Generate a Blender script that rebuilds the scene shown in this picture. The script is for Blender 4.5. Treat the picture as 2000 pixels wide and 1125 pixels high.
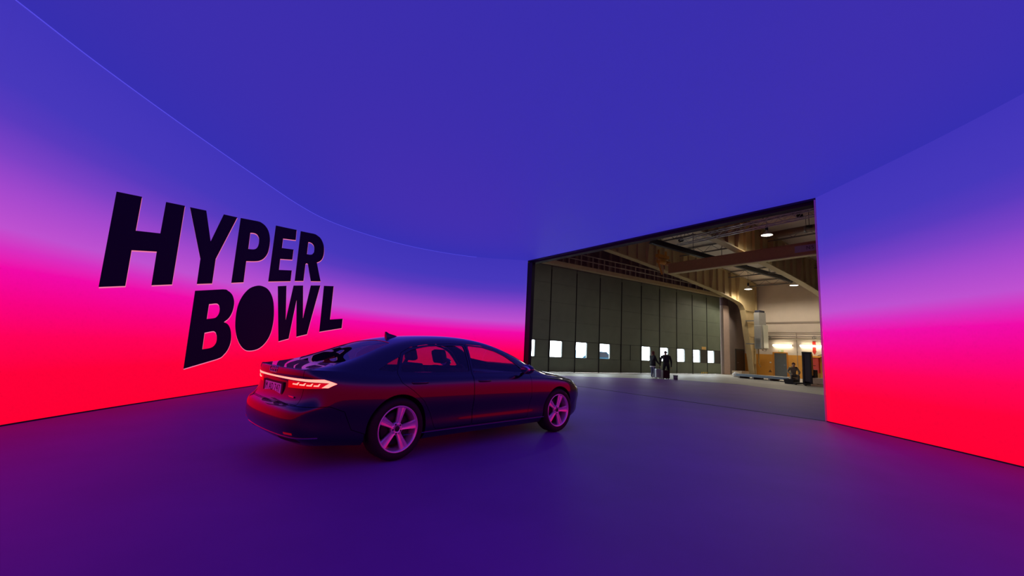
import bpy, bmesh, math, random
import numpy as np
from mathutils import Vector, Matrix
from mathutils.bvhtree import BVHTree
from mathutils.geometry import tessellate_polygon

random.seed(7)
SC = bpy.context.scene
COL = SC.collection
for o in list(bpy.data.objects):
    bpy.data.objects.remove(o, do_unlink=True)

# ------------------------------------------------------------------ camera, world, exposure
CAM_H = 1.3746
PITCH, ROLL = math.radians(8.02), math.radians(2.809)
F_PX = 830.15
cam_d = bpy.data.cameras.new('camera')
cam = bpy.data.objects.new('camera', cam_d)
COL.objects.link(cam)
cam_d.sensor_width = 36.0
cam_d.lens = 36.0 * F_PX / 2000.0
cam_d.clip_start, cam_d.clip_end = 0.05, 400
_f = Vector((0, math.cos(PITCH), math.sin(PITCH)))
_r0 = Vector((1, 0, 0))
_u0 = _r0.cross(_f)
_r = math.cos(ROLL) * _r0 + math.sin(ROLL) * _u0
_u = -math.sin(ROLL) * _r0 + math.cos(ROLL) * _u0
_m = Matrix((_r, _u, -_f)).transposed().to_4x4()
_m.translation = (0, 0, CAM_H)
cam.matrix_world = _m
SC.camera = cam

world = bpy.data.worlds.new('daylight')
SC.world = world
world.use_nodes = True
bgn = world.node_tree.nodes['Background']
bgn.inputs[0].default_value = (0.86, 0.95, 1.0, 1)
bgn.inputs[1].default_value = 14.0

vs = SC.view_settings
vs.view_transform = 'Standard'
vs.look = 'None'
vs.exposure = 0.0
vs.gamma = 1.0
vs.use_curve_mapping = False

# ------------------------------------------------------------------ helpers
def lin(c):
    c = c / 255.0
    return c / 12.92 if c <= 0.04045 else ((c + 0.055) / 1.055) ** 2.4

def rgb(r, g, b):
    return (lin(r), lin(g), lin(b), 1.0)

MATS = {}
def mat(name, col=(128, 128, 128), rough=0.6, metal=0.0, spec=0.5, coat=0.0, noise=0.0, nscale=6.0,
        emit=None, estr=0.0, bump=0.0):
    """principled material; noise varies the base colour with a procedural texture"""
    if name in MATS:
        return MATS[name]
    m = bpy.data.materials.new(name)
    m.use_nodes = True
    nt = m.node_tree
    b = nt.nodes['Principled BSDF']
    c = rgb(*col)
    b.inputs['Base Color'].default_value = c
    b.inputs['Roughness'].default_value = rough
    b.inputs['Metallic'].default_value = metal
    b.inputs['Specular IOR Level'].default_value = spec
    b.inputs['Coat Weight'].default_value = coat
    b.inputs['Coat Roughness'].default_value = 0.03
    if noise > 0 or bump > 0:
        tc = nt.nodes.new('ShaderNodeTexCoord')
        nz = nt.nodes.new('ShaderNodeTexNoise')
        nz.inputs['Scale'].default_value = nscale
        nz.inputs['Detail'].default_value = 5
        nt.links.new(tc.outputs['Object'], nz.inputs['Vector'])
        if noise > 0:
            rp = nt.nodes.new('ShaderNodeMapRange')
            rp.inputs['From Min'].default_value = 0.3
            rp.inputs['From Max'].default_value = 0.7
            rp.inputs['To Min'].default_value = 1 - noise
            rp.inputs['To Max'].default_value = 1 + noise
            nt.links.new(nz.outputs['Fac'], rp.inputs['Value'])
            mx = nt.nodes.new('ShaderNodeVectorMath')
            mx.operation = 'SCALE'
            mx.inputs[0].default_value = c[:3]
            nt.links.new(rp.outputs[0], mx.inputs['Scale'])
            nt.links.new(mx.outputs[0], b.inputs['Base Color'])
        if bump > 0:
            bp = nt.nodes.new('ShaderNodeBump')
            bp.inputs['Strength'].default_value = bump
            nt.links.new(nz.outputs['Fac'], bp.inputs['Height'])
            nt.links.new(bp.outputs[0], b.inputs['Normal'])
    if emit:
        b.inputs['Emission Color'].default_value = rgb(*emit)
        b.inputs['Emission Strength'].default_value = estr
    MATS[name] = m
    return m

def glass_mat(name, tint, ior=1.5):
    if name in MATS:
        return MATS[name]
    m = bpy.data.materials.new(name)
    m.use_nodes = True
    nt = m.node_tree
    nt.nodes.clear()
    out = nt.nodes.new('ShaderNodeOutputMaterial')
    tr = nt.nodes.new('ShaderNodeBsdfTransparent')
    tr.inputs[0].default_value = (*tint, 1)
    gl = nt.nodes.new('ShaderNodeBsdfGlossy')
    gl.inputs['Roughness'].default_value = 0.01
    fr = nt.nodes.new('ShaderNodeFresnel')
    fr.inputs['IOR'].default_value = ior
    mx = nt.nodes.new('ShaderNodeMixShader')
    ge = nt.nodes.new('ShaderNodeNewGeometry')               # reflect on the outer face only, so a thin pane does not trap light
    iv = nt.nodes.new('ShaderNodeMath'); iv.operation = 'SUBTRACT'; iv.inputs[0].default_value = 1.0
    ml = nt.nodes.new('ShaderNodeMath'); ml.operation = 'MULTIPLY'
    nt.links.new(ge.outputs['Backfacing'], iv.inputs[1])
    nt.links.new(fr.outputs[0], ml.inputs[0]); nt.links.new(iv.outputs[0], ml.inputs[1])
    nt.links.new(ml.outputs[0], mx.inputs[0])
    nt.links.new(tr.outputs[0], mx.inputs[1])
    nt.links.new(gl.outputs[0], mx.inputs[2])
    nt.links.new(mx.outputs[0], out.inputs[0])
    MATS[name] = m
    return m

def tag(o, label=None, cat=None, group=None, kind=None):
    if label: o['label'] = label
    if cat: o['category'] = cat
    if group: o['group'] = group
    if kind: o['kind'] = kind
    return o

def empty(name, loc=(0, 0, 0), rz=0.0, **kw):
    o = bpy.data.objects.new(name, None)
    o.empty_display_size = 0.1
    COL.objects.link(o)
    o.location = loc
    o.rotation_euler = (0, 0, rz)
    return tag(o, **kw)

def link_mesh(name, me, m=None, parent=None, loc=None, rz=None, **kw):
    o = bpy.data.objects.new(name, me)
    COL.objects.link(o)
    if m is not None:
        for x in (m if isinstance(m, (list, tuple)) else [m]):
            me.materials.append(x)
    if parent is not None:
        o.parent = parent
    if loc is not None: o.location = loc
    if rz is not None: o.rotation_euler = (0, 0, rz)
    return tag(o, **kw)

class MB:
    """collects geometry for ONE mesh"""
    def __init__(s):
        s.v, s.f, s.mi, s.sm = [], [], [], []
    def add(s, vs, fs, mi=0, smooth=False):
        k = len(s.v)
        s.v += [tuple(map(float, v)) for v in vs]
        for f in fs:
            s.f.append(tuple(i + k for i in f)); s.mi.append(mi); s.sm.append(smooth)
        return s
    def box(s, x0, x1, y0, y1, z0, z1, mi=0):
        v = [(x, y, z) for z in (z0, z1) for y in (y0, y1) for x in (x0, x1)]
        return s.add(v, [(0, 2, 3, 1), (4, 5, 7, 6), (0, 1, 5, 4), (2, 6, 7, 3), (0, 4, 6, 2), (1, 3, 7, 5)], mi)
    def bbox(s, x0, x1, y0, y1, z0, z1, b=0.01, mi=0):
        """box with chamfered edges"""
        bm = bmesh.new()
        bmesh.ops.create_cube(bm, size=1)
        for v in bm.verts:
            v.co = Vector(((x0 + x1) / 2 + v.co.x * (x1 - x0), (y0 + y1) / 2 + v.co.y * (y1 - y0), (z0 + z1) / 2 + v.co.z * (z1 - z0)))
        bmesh.ops.bevel(bm, geom=list(bm.edges), offset=b, segments=2, affect='EDGES', profile=0.6)
        bm.verts.index_update()
        s.add([v.co[:] for v in bm.verts], [[v.index for v in f.verts] for f in bm.faces], mi)
        bm.free()
        return s
    def tube(s, pts, r, n=8, mi=0, smooth=True, cap=True, closed=False):
        pts = [Vector(p) for p in pts]
        rs = r if isinstance(r, (list, tuple)) else [r] * len(pts)
        N = len(pts); vs = []; fs = []
        for i, p in enumerate(pts):
            if closed: d = pts[(i + 1) % N] - pts[i - 1]
            else: d = pts[min(i + 1, N - 1)] - pts[max(i - 1, 0)]
            d.normalize()
            a = Vector((0, 0, 1)) if abs(d.z) < 0.9 else Vector((1, 0, 0))
            e1 = d.cross(a).normalized(); e2 = d.cross(e1)
            for k in range(n):
                t = 2 * math.pi * k / n
                vs.append(p + rs[i] * (math.cos(t) * e1 + math.sin(t) * e2))
        M = N if closed else N - 1
        for i in range(M):
            for k in range(n):
                a, b = i * n + k, i * n + (k + 1) % n
                c, d = ((i + 1) % N) * n + (k + 1) % n, ((i + 1) % N) * n + k
                fs.append((a, b, c, d))
        s.add(vs, fs, mi, smooth)
        if cap and not closed:
            k = len(s.v) - N * n
            s.f.append(tuple(k + i for i in range(n))[::-1]); s.mi.append(mi); s.sm.append(False)
            s.f.append(tuple(k + (N - 1) * n + i for i in range(n))); s.mi.append(mi); s.sm.append(False)
        return s
    def lathe(s, prof, n=32, axis='z', c=(0, 0, 0), mi=0, smooth=True, closed=False):
        """prof: (radius, height) pairs revolved about an axis through c"""
        vs = []; N = len(prof)
        for (r, h) in prof:
            for k in range(n):
                t = 2 * math.pi * k / n
                a, b = r * math.cos(t), r * math.sin(t)
                if axis == 'z': q = (c[0] + a, c[1] + b, c[2] + h)
                elif axis == 'y': q = (c[0] + a, c[1] + h, c[2] + b)
                else: q = (c[0] + h, c[1] + a, c[2] + b)
                vs.append(q)
        fs = []
        for i in range(N if closed else N - 1):
            for k in range(n):
                i2 = (i + 1) % N
                fs.append((i * n + k, i * n + (k + 1) % n, i2 * n + (k + 1) % n, i2 * n + k))
        return s.add(vs, fs, mi, smooth)
    def prism(s, poly, h0, h1, plane='xz', mi=0):
        """polygon (two coordinates) extruded along the third axis"""
        n = len(poly)
        def P(a, b, h):
            return {'xz': (a, h, b), 'xy': (a, b, h), 'yz': (h, a, b)}[plane]
        vs = [P(a, b, h0) for a, b in poly] + [P(a, b, h1) for a, b in poly]
        fs = [tuple(range(n)), tuple(range(2 * n - 1, n - 1, -1))]
        fs += [(i, i + n, (i + 1) % n + n, (i + 1) % n) for i in range(n)]
        return s.add(vs, fs, mi)
    def mesh(s, name):
        me = bpy.data.meshes.new(name)
        me.from_pydata(s.v, [], s.f)
        me.polygons.foreach_set('material_index', s.mi)
        me.polygons.foreach_set('use_smooth', s.sm)
        bm = bmesh.new(); bm.from_mesh(me)
        bmesh.ops.recalc_face_normals(bm, faces=bm.faces)
        bm.to_mesh(me); bm.free()
        me.update()
        return me
    def build(s, name, m, parent=None, loc=None, rz=None, **kw):
        return link_mesh(name, s.mesh(name), m, parent, loc, rz, **kw)

def copy_tree(o, parent=None, label=None):
    c = o.copy()
    COL.objects.link(c)
    c.parent = parent
    if parent is not None: c.matrix_parent_inverse = o.matrix_parent_inverse.copy()
    if label: c['label'] = label
    for ch in [x for x in bpy.data.objects if x.parent == o and x is not c]:
        copy_tree(ch, c)
    return c

# ------------------------------------------------------------------ materials of the place
def led_material(name, stops, height):
    """LED screen: the picture it shows (a colour gradient by height) is given off as light"""
    m = bpy.data.materials.new(name)
    m.use_nodes = True
    nt = m.node_tree
    b = nt.nodes['Principled BSDF']
    b.inputs['Base Color'].default_value = (0.035, 0.035, 0.04, 1)
    b.inputs['Roughness'].default_value = 0.6
    b.inputs['Specular IOR Level'].default_value = 0.2
    tc = nt.nodes.new('ShaderNodeTexCoord')
    sp = nt.nodes.new('ShaderNodeSeparateXYZ')
    nt.links.new(tc.outputs['Object'], sp.inputs[0])
    dv = nt.nodes.new('ShaderNodeMath'); dv.operation = 'DIVIDE'
    dv.inputs[1].default_value = height
    nt.links.new(sp.outputs['Z'], dv.inputs[0])
    cr = nt.nodes.new('ShaderNodeValToRGB')
    el = cr.color_ramp.elements
    while len(el) < len(stops): el.new(0.5)
    for e, (p, c) in zip(el, stops):
        e.position = p; e.color = rgb(*c)
    nt.links.new(dv.outputs[0], cr.inputs[0])
    nt.links.new(cr.outputs[0], b.inputs['Emission Color'])
    b.inputs['Emission Strength'].default_value = 1.0
    return m

WALL_H = 5.56
M_LED = led_material('led_wall_picture', [
    (0.0, (255, 0, 46)), (0.126, (255, 0, 52)), (0.216, (255, 0, 84)), (0.297, (248, 0, 128)), (0.378, (240, 6, 166)),
    (0.423, (216, 45, 190)), (0.471, (190, 80, 206)), (0.558, (162, 72, 203)), (0.642, (122, 64, 195)),
    (0.728, (86, 57, 187)), (0.81, (69, 55, 184)), (1.0, (62, 51, 180))], WALL_H)
M_CEIL = led_material('led_ceiling_picture', [(0.0, (50, 45, 170)), (1.0, (50, 45, 170))], 20.0)
M_BLACK = mat('black_frame', (14, 13, 18), 0.7)
M_LETTER = mat('unlit_led_letter', (36, 5, 52), 0.7, spec=0.1)
M_RIM = mat('pale_letter_edge', (60, 20, 30), 0.7, emit=(238, 120, 160), estr=1.0)
M_FLOOR = mat('stage_vinyl', (122, 80, 162), 0.6, spec=0.3, noise=0.10, nscale=0.55)
M_CONC = mat('hangar_concrete', (196, 190, 178), 0.55, noise=0.14, nscale=0.5)
M_TAN = mat('cream_steel', (196, 176, 132), 0.55, noise=0.06, nscale=2)
M_DOORP = mat('olive_door_panel', (112, 122, 104), 0.6, noise=0.08, nscale=1.3)
M_DOORD = mat('dark_door_infill', (62, 62, 56), 0.6)
M_SEAM = mat('door_seam_black', (8, 8, 8), 0.8)
M_WHITEW = mat('white_plaster', (214, 200, 184), 0.8, noise=0.04, nscale=1.0)
M_ORANGE = mat('orange_dado', (222, 156, 58), 0.6, noise=0.06, nscale=1.5)
M_GREYW = mat('grey_plaster', (140, 126, 120), 0.8, noise=0.06, nscale=1.0)
M_ROOF = mat('roof_deck', (226, 216, 204), 0.7, noise=0.06, nscale=0.8)
M_DKSTEEL = mat('dark_blue_steel', (38, 42, 58), 0.5)
M_GREYSTEEL = mat('grey_steel', (128, 126, 124), 0.45, metal=0.3)
M_CRANE = mat('brown_crane_paint', (172, 130, 88), 0.5, noise=0.06)
M_YEL = mat('crane_yellow', (206, 146, 50), 0.5)
M_ALU = mat('aluminium', (190, 190, 195), 0.35, metal=0.8)
M_RED = mat('fire_red', (196, 44, 32), 0.5)
M_WHITE = mat('white_paint', (232, 230, 224), 0.5)
M_LAMP = mat('lamp_glow', (255, 250, 240), 0.5, emit=(255, 250, 240), estr=9.0)
M_TUBE = mat('tube_glow', (255, 250, 225), 0.5, emit=(255, 244, 214), estr=15.0)
M_PIPE = mat('pipe_grey', (150, 136, 122), 0.5)
M_PANE = glass_mat('window_pane', (0.97, 0.99, 1.0))
M_RUBBER = mat('black_rubber', (10, 10, 11), 0.8)

# ------------------------------------------------------------------ stage shell
PATH_L = [(0.70, 20.02), (-1.46, 19.82), (-2.90, 19.30), (-4.30, 18.35), (-5.35, 17.2), (-6.20, 15.85), (-6.73, 14.5), (-6.92, 13.0),
          (-6.94, 11.2), (-6.92, 9.5), (-6.88, 7.8), (-6.79, 6.2), (-6.66, 5.0)]
PATH_B = [(-6.66, 5.0), (-6.2, 2.6), (-5.3, 0.2), (-3.9, -2.2), (-2.0, -3.8), (0.4, -4.4), (2.8, -3.8), (4.7, -2.2), (6.1, 0.2), (7.0, 2.6), (7.5, 5.0)]
PATH_R = [(7.5, 5.0), (7.64, 6.6), (7.69, 8.2), (7.66, 10.42)]

def catmull(P, m=12):
    P = np.array(P, float)
    Q = np.vstack([2 * P[0] - P[1], P, 2 * P[-1] - P[-2]])
    out = []
    for i in range(1, len(Q) - 2):
        a, b, c, d = Q[i - 1:i + 3]
        for k in range(m):
            t = k / m
            out.append(.5 * ((2 * b) + (-a + c) * t + (2 * a - 5 * b + 4 * c - d) * t * t + (-a + 3 * b - 3 * c + d) * t ** 3))
    out.append(P[-1])
    return np.array(out)

def normals2d(W):
    T = np.gradient(W, axis=0)
    T /= np.linalg.norm(T, axis=1)[:, None]
    return np.stack([-T[:, 1], T[:, 0]], 1)          # left of travel = towards the stage interior for our paths

def ribbon(W, z0, z1, th, name, m_front, m_back, off=0.0, **kw):
    """solid wall along a plan path; front face material 0, rest material 1"""
    N = normals2d(W)
    A = W + N * off; B = A - N * th
    n = len(W); mb = MB()
    vs = [(x, y, z0) for x, y in A] + [(x, y, z1) for x, y in A] + [(x, y, z0) for x, y in B] + [(x, y, z1) for x, y in B]
    front = [(i, i + 1, n + i + 1, n + i) for i in range(n - 1)]
    back = [(2 * n + i, 3 * n + i, 3 * n + i + 1, 2 * n + i + 1) for i in range(n - 1)]
    top = [(n + i, n + i + 1, 3 * n + i + 1, 3 * n + i) for i in range(n - 1)]
    bot = [(i, 2 * n + i, 2 * n + i + 1, i + 1) for i in range(n - 1)]
    ends = [(0, n, 3 * n, 2 * n), (n - 1, 3 * n - 1, 4 * n - 1, 2 * n - 1)]
    mb.add(vs, front, 0, True); k = len(mb.v)
    for fs in (back, top, bot, ends):
        for f in fs:
            mb.f.append(f); mb.mi.append(1); mb.sm.append(False)
    return mb.build(name, [m_front, m_back], **kw)

WL, WB_, WR = catmull(PATH_L), catmull(PATH_B), catmull(PATH_R)
# travel is opening -> left wall -> behind the camera -> right wall, so the interior lies on the left hand
wall_left = ribbon(WL, 0.012, WALL_H, 0.16, 'wall_left', M_LED, M_BLACK, kind='structure',
                   label='curved LED wall glowing red to violet with black HYPER BOWL lettering')
wall_back = ribbon(WB_, 0.012, WALL_H, 0.16, 'wall_back', M_LED, M_BLACK, kind='structure',
                   label='curved LED wall closing the stage opposite the hangar opening')
wall_right = ribbon(WR, 0.012, WALL_H, 0.16, 'wall_right', M_LED, M_BLACK, kind='structure',
                    label='LED wall without lettering, red to violet, beside the hangar opening')
for nm, W in (('left', WL), ('right', WR)):
    ribbon(W, 0.0, 0.018, 0.02, 'baseboard_' + nm, M_BLACK, M_BLACK, off=0.012, kind='structure',
           label='thin black skirting strip under the LED wall')
ceil_poly = [tuple(p) for p in np.vstack([WL, WB_[1:], WR[1:]])]
def slab(poly, z0, z1, name, mats, **kw):
    mb = MB()
    n = len(poly)
    tris = tessellate_polygon([[Vector((x, y, 0)) for x, y in poly]])
    mb.add([(x, y, z0) for x, y in poly], [t for t in tris], 0)
    k = len(mb.v)
    mb.add([(x, y, z1) for x, y in poly], [tuple(reversed(t)) for t in tris], 1)
    for i in range(n):
        j = (i + 1) % n
        mb.f.append((i, j, k + j, k + i)); mb.mi.append(1); mb.sm.append(False)
    return mb.build(name, mats, **kw)
_cm = MB()
slab(ceil_poly, WALL_H, WALL_H + 0.18, 'ceiling', [M_CEIL, M_BLACK], kind='structure', label='plain blue LED ceiling over the stage')
M_EDGE = mat('painted_edge_glow', (90, 90, 200), 0.5, emit=(80, 74, 204), estr=1.0)  # glow put into the strip's colour for the lit wall-ceiling edge
ribbon(WL[14:], WALL_H - 0.016, WALL_H - 0.002, 0.006, 'trim_1', M_EDGE, M_EDGE, off=0.012, kind='structure', label='thin pale blue strip with painted glow where LED wall meets ceiling')

# black frame of the opening: post at the lettered wall's end, header beam along the ceiling edge, pale edge of the other wall
OA, OB = Vector((0.70, 20.02, 0)), Vector((7.66, 10.42, 0))
od = (OB - OA).normalized(); on = Vector((-od.y, od.x, 0))          # on points out of the stage
def obox(a0, a1, n0, n1, z0, z1, name, m, **kw):
    mb = MB()
    vs = []
    for z in (z0, z1):
        for n in (n0, n1):
            for a in (a0, a1):
                p = OA + od * a + on * n
                vs.append((p.x, p.y, z))
    mb.add(vs, [(0, 2, 3, 1), (4, 5, 7, 6), (0, 1, 5, 4), (2, 6, 7, 3), (0, 4, 6, 2), (1, 3, 7, 5)])
    return mb.build(name, m, **kw)
OL = (OB - OA).length
M_BLUEEDGE = mat('blue_black_edge', (10, 8, 60), 0.6)
obox(-0.12, 0.32, 0.02, 0.20, 0, WALL_H - 0.12, 'trim_2', M_BLACK, kind='structure', label='black post at the end of the lettered LED wall')
obox(0.0, OL, 0.0, 0.12, WALL_H - 0.05, WALL_H - 0.001, 'trim_3', M_BLUEEDGE, kind='structure', label='thin dark blue lip along the ceiling edge of the opening')
obox(0.0, OL, 0.12, 0.42, WALL_H - 0.12, WALL_H + 0.2, 'trim_4', M_BLACK, kind='structure', label='black header beam over the hangar opening')
M_PEDGE = mat('pale_wall_edge', (236, 190, 190), 0.5)
mbp = MB(); mbp.box(7.625, 7.66, 10.425, 10.44, 0.012, WALL_H - 0.05)
mbp.build('trim_5', M_PEDGE, kind='structure', label='pale aluminium edge strip of the plain LED wall')

# floors
stage_floor_poly = [(2.0, 23.4), (-8, 21.5), (-8.5, -6), (9.5, -6), (14.5, 10.0), (13.84, 19.1), (12.78, 24.0), (9.95, 25.5), (6.67, 24.7)]
slab(stage_floor_poly, 0.0, -0.05, 'floor', [M_FLOOR, M_FLOOR], kind='structure', label='dark violet-grey stage flooring')
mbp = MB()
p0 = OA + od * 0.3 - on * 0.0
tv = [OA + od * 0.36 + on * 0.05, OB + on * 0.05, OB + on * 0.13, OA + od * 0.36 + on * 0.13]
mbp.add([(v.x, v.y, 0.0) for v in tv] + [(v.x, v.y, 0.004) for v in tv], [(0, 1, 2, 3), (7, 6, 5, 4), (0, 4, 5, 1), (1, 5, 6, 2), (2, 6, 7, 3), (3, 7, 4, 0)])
mbp.build('trim_6', mat('dark_floor_strip', (44, 38, 58), 0.7), kind='structure', label='thin dark floor strip along the hangar opening')  # thin dark strip laid on the floor along the opening line

# ------------------------------------------------------------------ letters on the lettered wall (arc length, height)
LETTERS = [
    [[(17.515,3.692),(16.997,3.788),(17.003,3.146),(16.444,3.247),(16.434,3.886),(15.948,3.975),(15.952,2.314),(16.449,2.225),(16.456,2.881),(17.018,2.779),(17.017,2.13),(17.519,2.041)]],
    [[(15.802,3.994),(15.321,4.079),(15.037,3.439),(14.735,4.179),(14.235,4.262),(14.789,3.088),(14.787,2.51),(15.263,2.427),(15.271,2.986)]],
    [[(14.102,4.288),(13.394,4.42),(13.204,4.429),(13.033,4.402),(12.879,4.328),(12.777,4.218),(12.716,4.075),(12.701,3.919),(12.725,3.735),(12.797,3.601),(12.921,3.481),(13.098,3.392),(13.306,3.336),(13.645,3.27),(13.636,2.715),(14.109,2.628)],[(13.638,4.03),(13.47,4.067),(13.328,4.059),(13.231,3.98),(13.209,3.852),(13.253,3.728),(13.376,3.648),(13.63,3.597)]],
    [[(12.514,4.559),(11.404,4.744),(11.388,4.413),(12.061,4.286),(12.059,3.997),(11.439,4.098),(11.441,3.769),(12.079,3.659),(12.071,3.33),(11.4,3.438),(11.395,3.095),(12.534,2.905)]],
    [[(11.175,4.768),(10.462,4.88),(10.253,4.873),(10.081,4.83),(9.937,4.713),(9.848,4.551),(9.821,4.336),(9.864,4.155),(9.967,4.036),(10.118,3.951),(9.827,3.342),(10.314,3.269),(10.572,3.803),(10.641,3.824),(10.702,3.784),(10.71,3.212),(11.175,3.137)],[(10.69,4.527),(10.551,4.544),(10.411,4.508),(10.33,4.41),(10.323,4.269),(10.406,4.178),(10.531,4.138),(10.687,4.119)]],
    [[(15.283,2.274),(14.389,2.429),(14.193,2.419),(14.028,2.355),(13.924,2.237),(13.887,2.1),(13.916,1.923),(14.015,1.766),(14.18,1.654),(14.032,1.616),(13.91,1.515),(13.833,1.347),(13.819,1.176),(13.881,1.006),(14.015,0.871),(14.245,0.773),(15.272,0.595)],[(14.787,2.03),(14.529,2.072),(14.434,2.035),(14.393,1.946),(14.401,1.842),(14.474,1.754),(14.573,1.721),(14.789,1.689)],[(14.795,1.378),(14.508,1.424),(14.41,1.391),(14.352,1.291),(14.347,1.169),(14.418,1.078),(14.542,1.032),(14.788,1.005)]],
    [[(13.024,2.716),(12.781,2.737),(12.513,2.694),(12.281,2.549),(12.128,2.327),(12.032,1.98),(12.034,1.651),(12.126,1.372),(12.334,1.146),(12.635,1.002),(13.022,0.962),(13.258,1.015),(13.47,1.158),(13.625,1.353),(13.723,1.589),(13.755,1.893),(13.709,2.162),(13.566,2.402),(13.332,2.604)]],
    [[(12.019,2.848),(11.579,2.924),(11.397,1.869),(11.204,2.988),(10.695,3.067),(10.497,1.987),(10.288,3.13),(9.816,3.203),(10.2,1.495),(10.73,1.394),(10.952,2.569),(11.129,1.326),(11.633,1.231)]],
    [[(9.64,3.218),(9.184,3.275),(9.185,2.065),(8.61,2.143),(8.612,1.791),(9.622,1.604)]],
]
WN = normals2d(WL)
WU = np.concatenate([[0], np.cumsum(np.linalg.norm(np.diff(WL, axis=0), axis=1))])
def on_wall(u, z, off):
    x = np.interp(u, WU, WL[:, 0]); y = np.interp(u, WU, WL[:, 1])
    nx = np.interp(u, WU, WN[:, 0]); ny = np.interp(u, WU, WN[:, 1])
    return Vector((x + nx * off, y + ny * off, z))
def smooth_curve(loop):
    """round the curved outlines: subdivide where the turn is gentle"""
    P = [Vector(p) for p in loop]; n = len(P); out = []
    def gentle(i):
        a, b = P[i] - P[i - 1], P[(i + 1) % n] - P[i]
        return a.angle(b) < 0.72
    for i in range(n):
        j = (i + 1) % n
        out.append(P[i])
        g1, g2 = gentle(i), gentle(j)
        if (g1 or g2) and (P[j] - P[i]).length < 0.42:
            p0 = P[i - 1] if g1 else P[i] * 2 - P[j]
            p3 = P[(j + 1) % n] if g2 else P[j] * 2 - P[i]
            for t in (1 / 3, 2 / 3):
                out.append(.5 * ((2 * P[i]) + (-p0 + P[j]) * t + (2 * p0 - 5 * P[i] + 4 * P[j] - p3) * t * t + (-p0 + 3 * P[i] - 3 * P[j] + p3) * t ** 3))
    return out
def letter_mesh(loops, du, dz, off, th, name):
    loops = [[Vector((-(p[0] + du), p[1] + dz, 0)) for p in smooth_curve(l)] for l in loops]
    tris = tessellate_polygon(loops)
    flat = [p for l in loops for p in l]
    bm = bmesh.new()
    vv = [bm.verts.new(p) for p in flat]
    for t in tris:
        try: bm.faces.new([vv[i] for i in t])
        except ValueError: pass
    u = -18.0
    while u < -8:
        bmesh.ops.bisect_plane(bm, geom=bm.verts[:] + bm.edges[:] + bm.faces[:], plane_co=(u, 0, 0), plane_no=(1, 0, 0))
        u += 0.12
    r = bmesh.ops.extrude_face_region(bm, geom=bm.faces[:])
    back = [e for e in r['geom'] if isinstance(e, bmesh.types.BMVert)]
    bs = set(back)
    for v in bm.verts:
        v.co = on_wall(-v.co.x, v.co.y, off if v in bs else off - th)
    bmesh.ops.recalc_face_normals(bm, faces=bm.faces)
    me = bpy.data.meshes.new(name)
    bm.to_mesh(me); bm.free()
    return me
for loops in LETTERS:
    l = link_mesh('letter', letter_mesh(loops, 0, 0, 0.010, 0.004, 'letter'), M_LETTER, wall_left)
    link_mesh('letter_edge', letter_mesh(loops, -0.016, -0.020, 0.005, 0.004, 'letter_edge'), M_RIM, l)

# ================================================================== the car
CAR_LOC, CAR_YAW = (-1.948, 5.862, 0.0), math.radians(46.5)
WHEELBASE = 3.128
def lw(x):
    """the long-wheelbase stretch sits in the rear doors"""
    t = np.clip((x - 0.25) / 0.7, 0, 1)
    return x + 0.13 * t * t * (3 - 2 * t)
M_PAINT = mat('black_car_paint', (8, 6, 34), 0.30, metal=0.4, coat=1.0, spec=0.5)
M_PAINT.node_tree.nodes['Principled BSDF'].inputs['Coat IOR'].default_value = 1.56
M_TRIMB = mat('gloss_black_trim', (6, 6, 8), 0.12, spec=0.5)
M_PLAST = mat('black_plastic', (12, 12, 13), 0.6)
M_CHROME = mat('chrome', (200, 200, 205), 0.12, metal=1.0)
M_RIMS = mat('silver_rim', (236, 228, 236), 0.30, metal=0.65)
M_RIMD = mat('dark_rim_inside', (40, 38, 42), 0.5, metal=0.5)
M_TIRE = mat('tyre_rubber', (13, 12, 14), 0.75)
M_GLASSF = glass_mat('car_glass_clear', (0.93, 0.93, 0.95), 1.8)
M_GLASSR = glass_mat('car_glass_tinted', (0.68, 0.66, 0.76), 1.8)
M_GLASSB = glass_mat('car_rear_glass', (0.26, 0.26, 0.30), 1.9)
M_SEAT = mat('dark_leather', (18, 17, 20), 0.55)
M_TAIL = mat('tail_light', (255, 60, 50), 0.3, emit=(255, 122, 108), estr=2.6)
M_TAILR = mat('tail_light_red', (120, 0, 6), 0.15, emit=(255, 8, 14), estr=0.6)
M_REFL = mat('red_reflector', (190, 10, 16), 0.2, emit=(255, 20, 30), estr=0.12)
M_PLATE = mat('plate_white', (235, 225, 232), 0.5)
M_PLATEK = mat('plate_black', (20, 12, 24), 0.6)
M_HEAD = mat('headlight_lens', (190, 190, 180), 0.08, metal=0.6)

def spline_pts(P, m, pre, post):
    """uniform cubic B-spline along axis 0 with given phantom points; passes through the ends when phantoms are mirrored"""
    Q = np.concatenate([pre[None], P, post[None]], 0)
    out = []
    n = len(P)
    for i in range(n - 1):
        a, b, c, d = Q[i], Q[i + 1], Q[i + 2], Q[i + 3]
        for k in range(m):
            t = k / m
            out.append(((1 - t) ** 3 * a + (3 * t ** 3 - 6 * t * t + 4) * b + (-3 * t ** 3 + 3 * t * t + 3 * t + 1) * c + t ** 3 * d) / 6)
    a, b, c = Q[n - 1], Q[n], Q[n + 1]
    out.append((a + 4 * b + c) / 6)
    return np.array(out)

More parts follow.
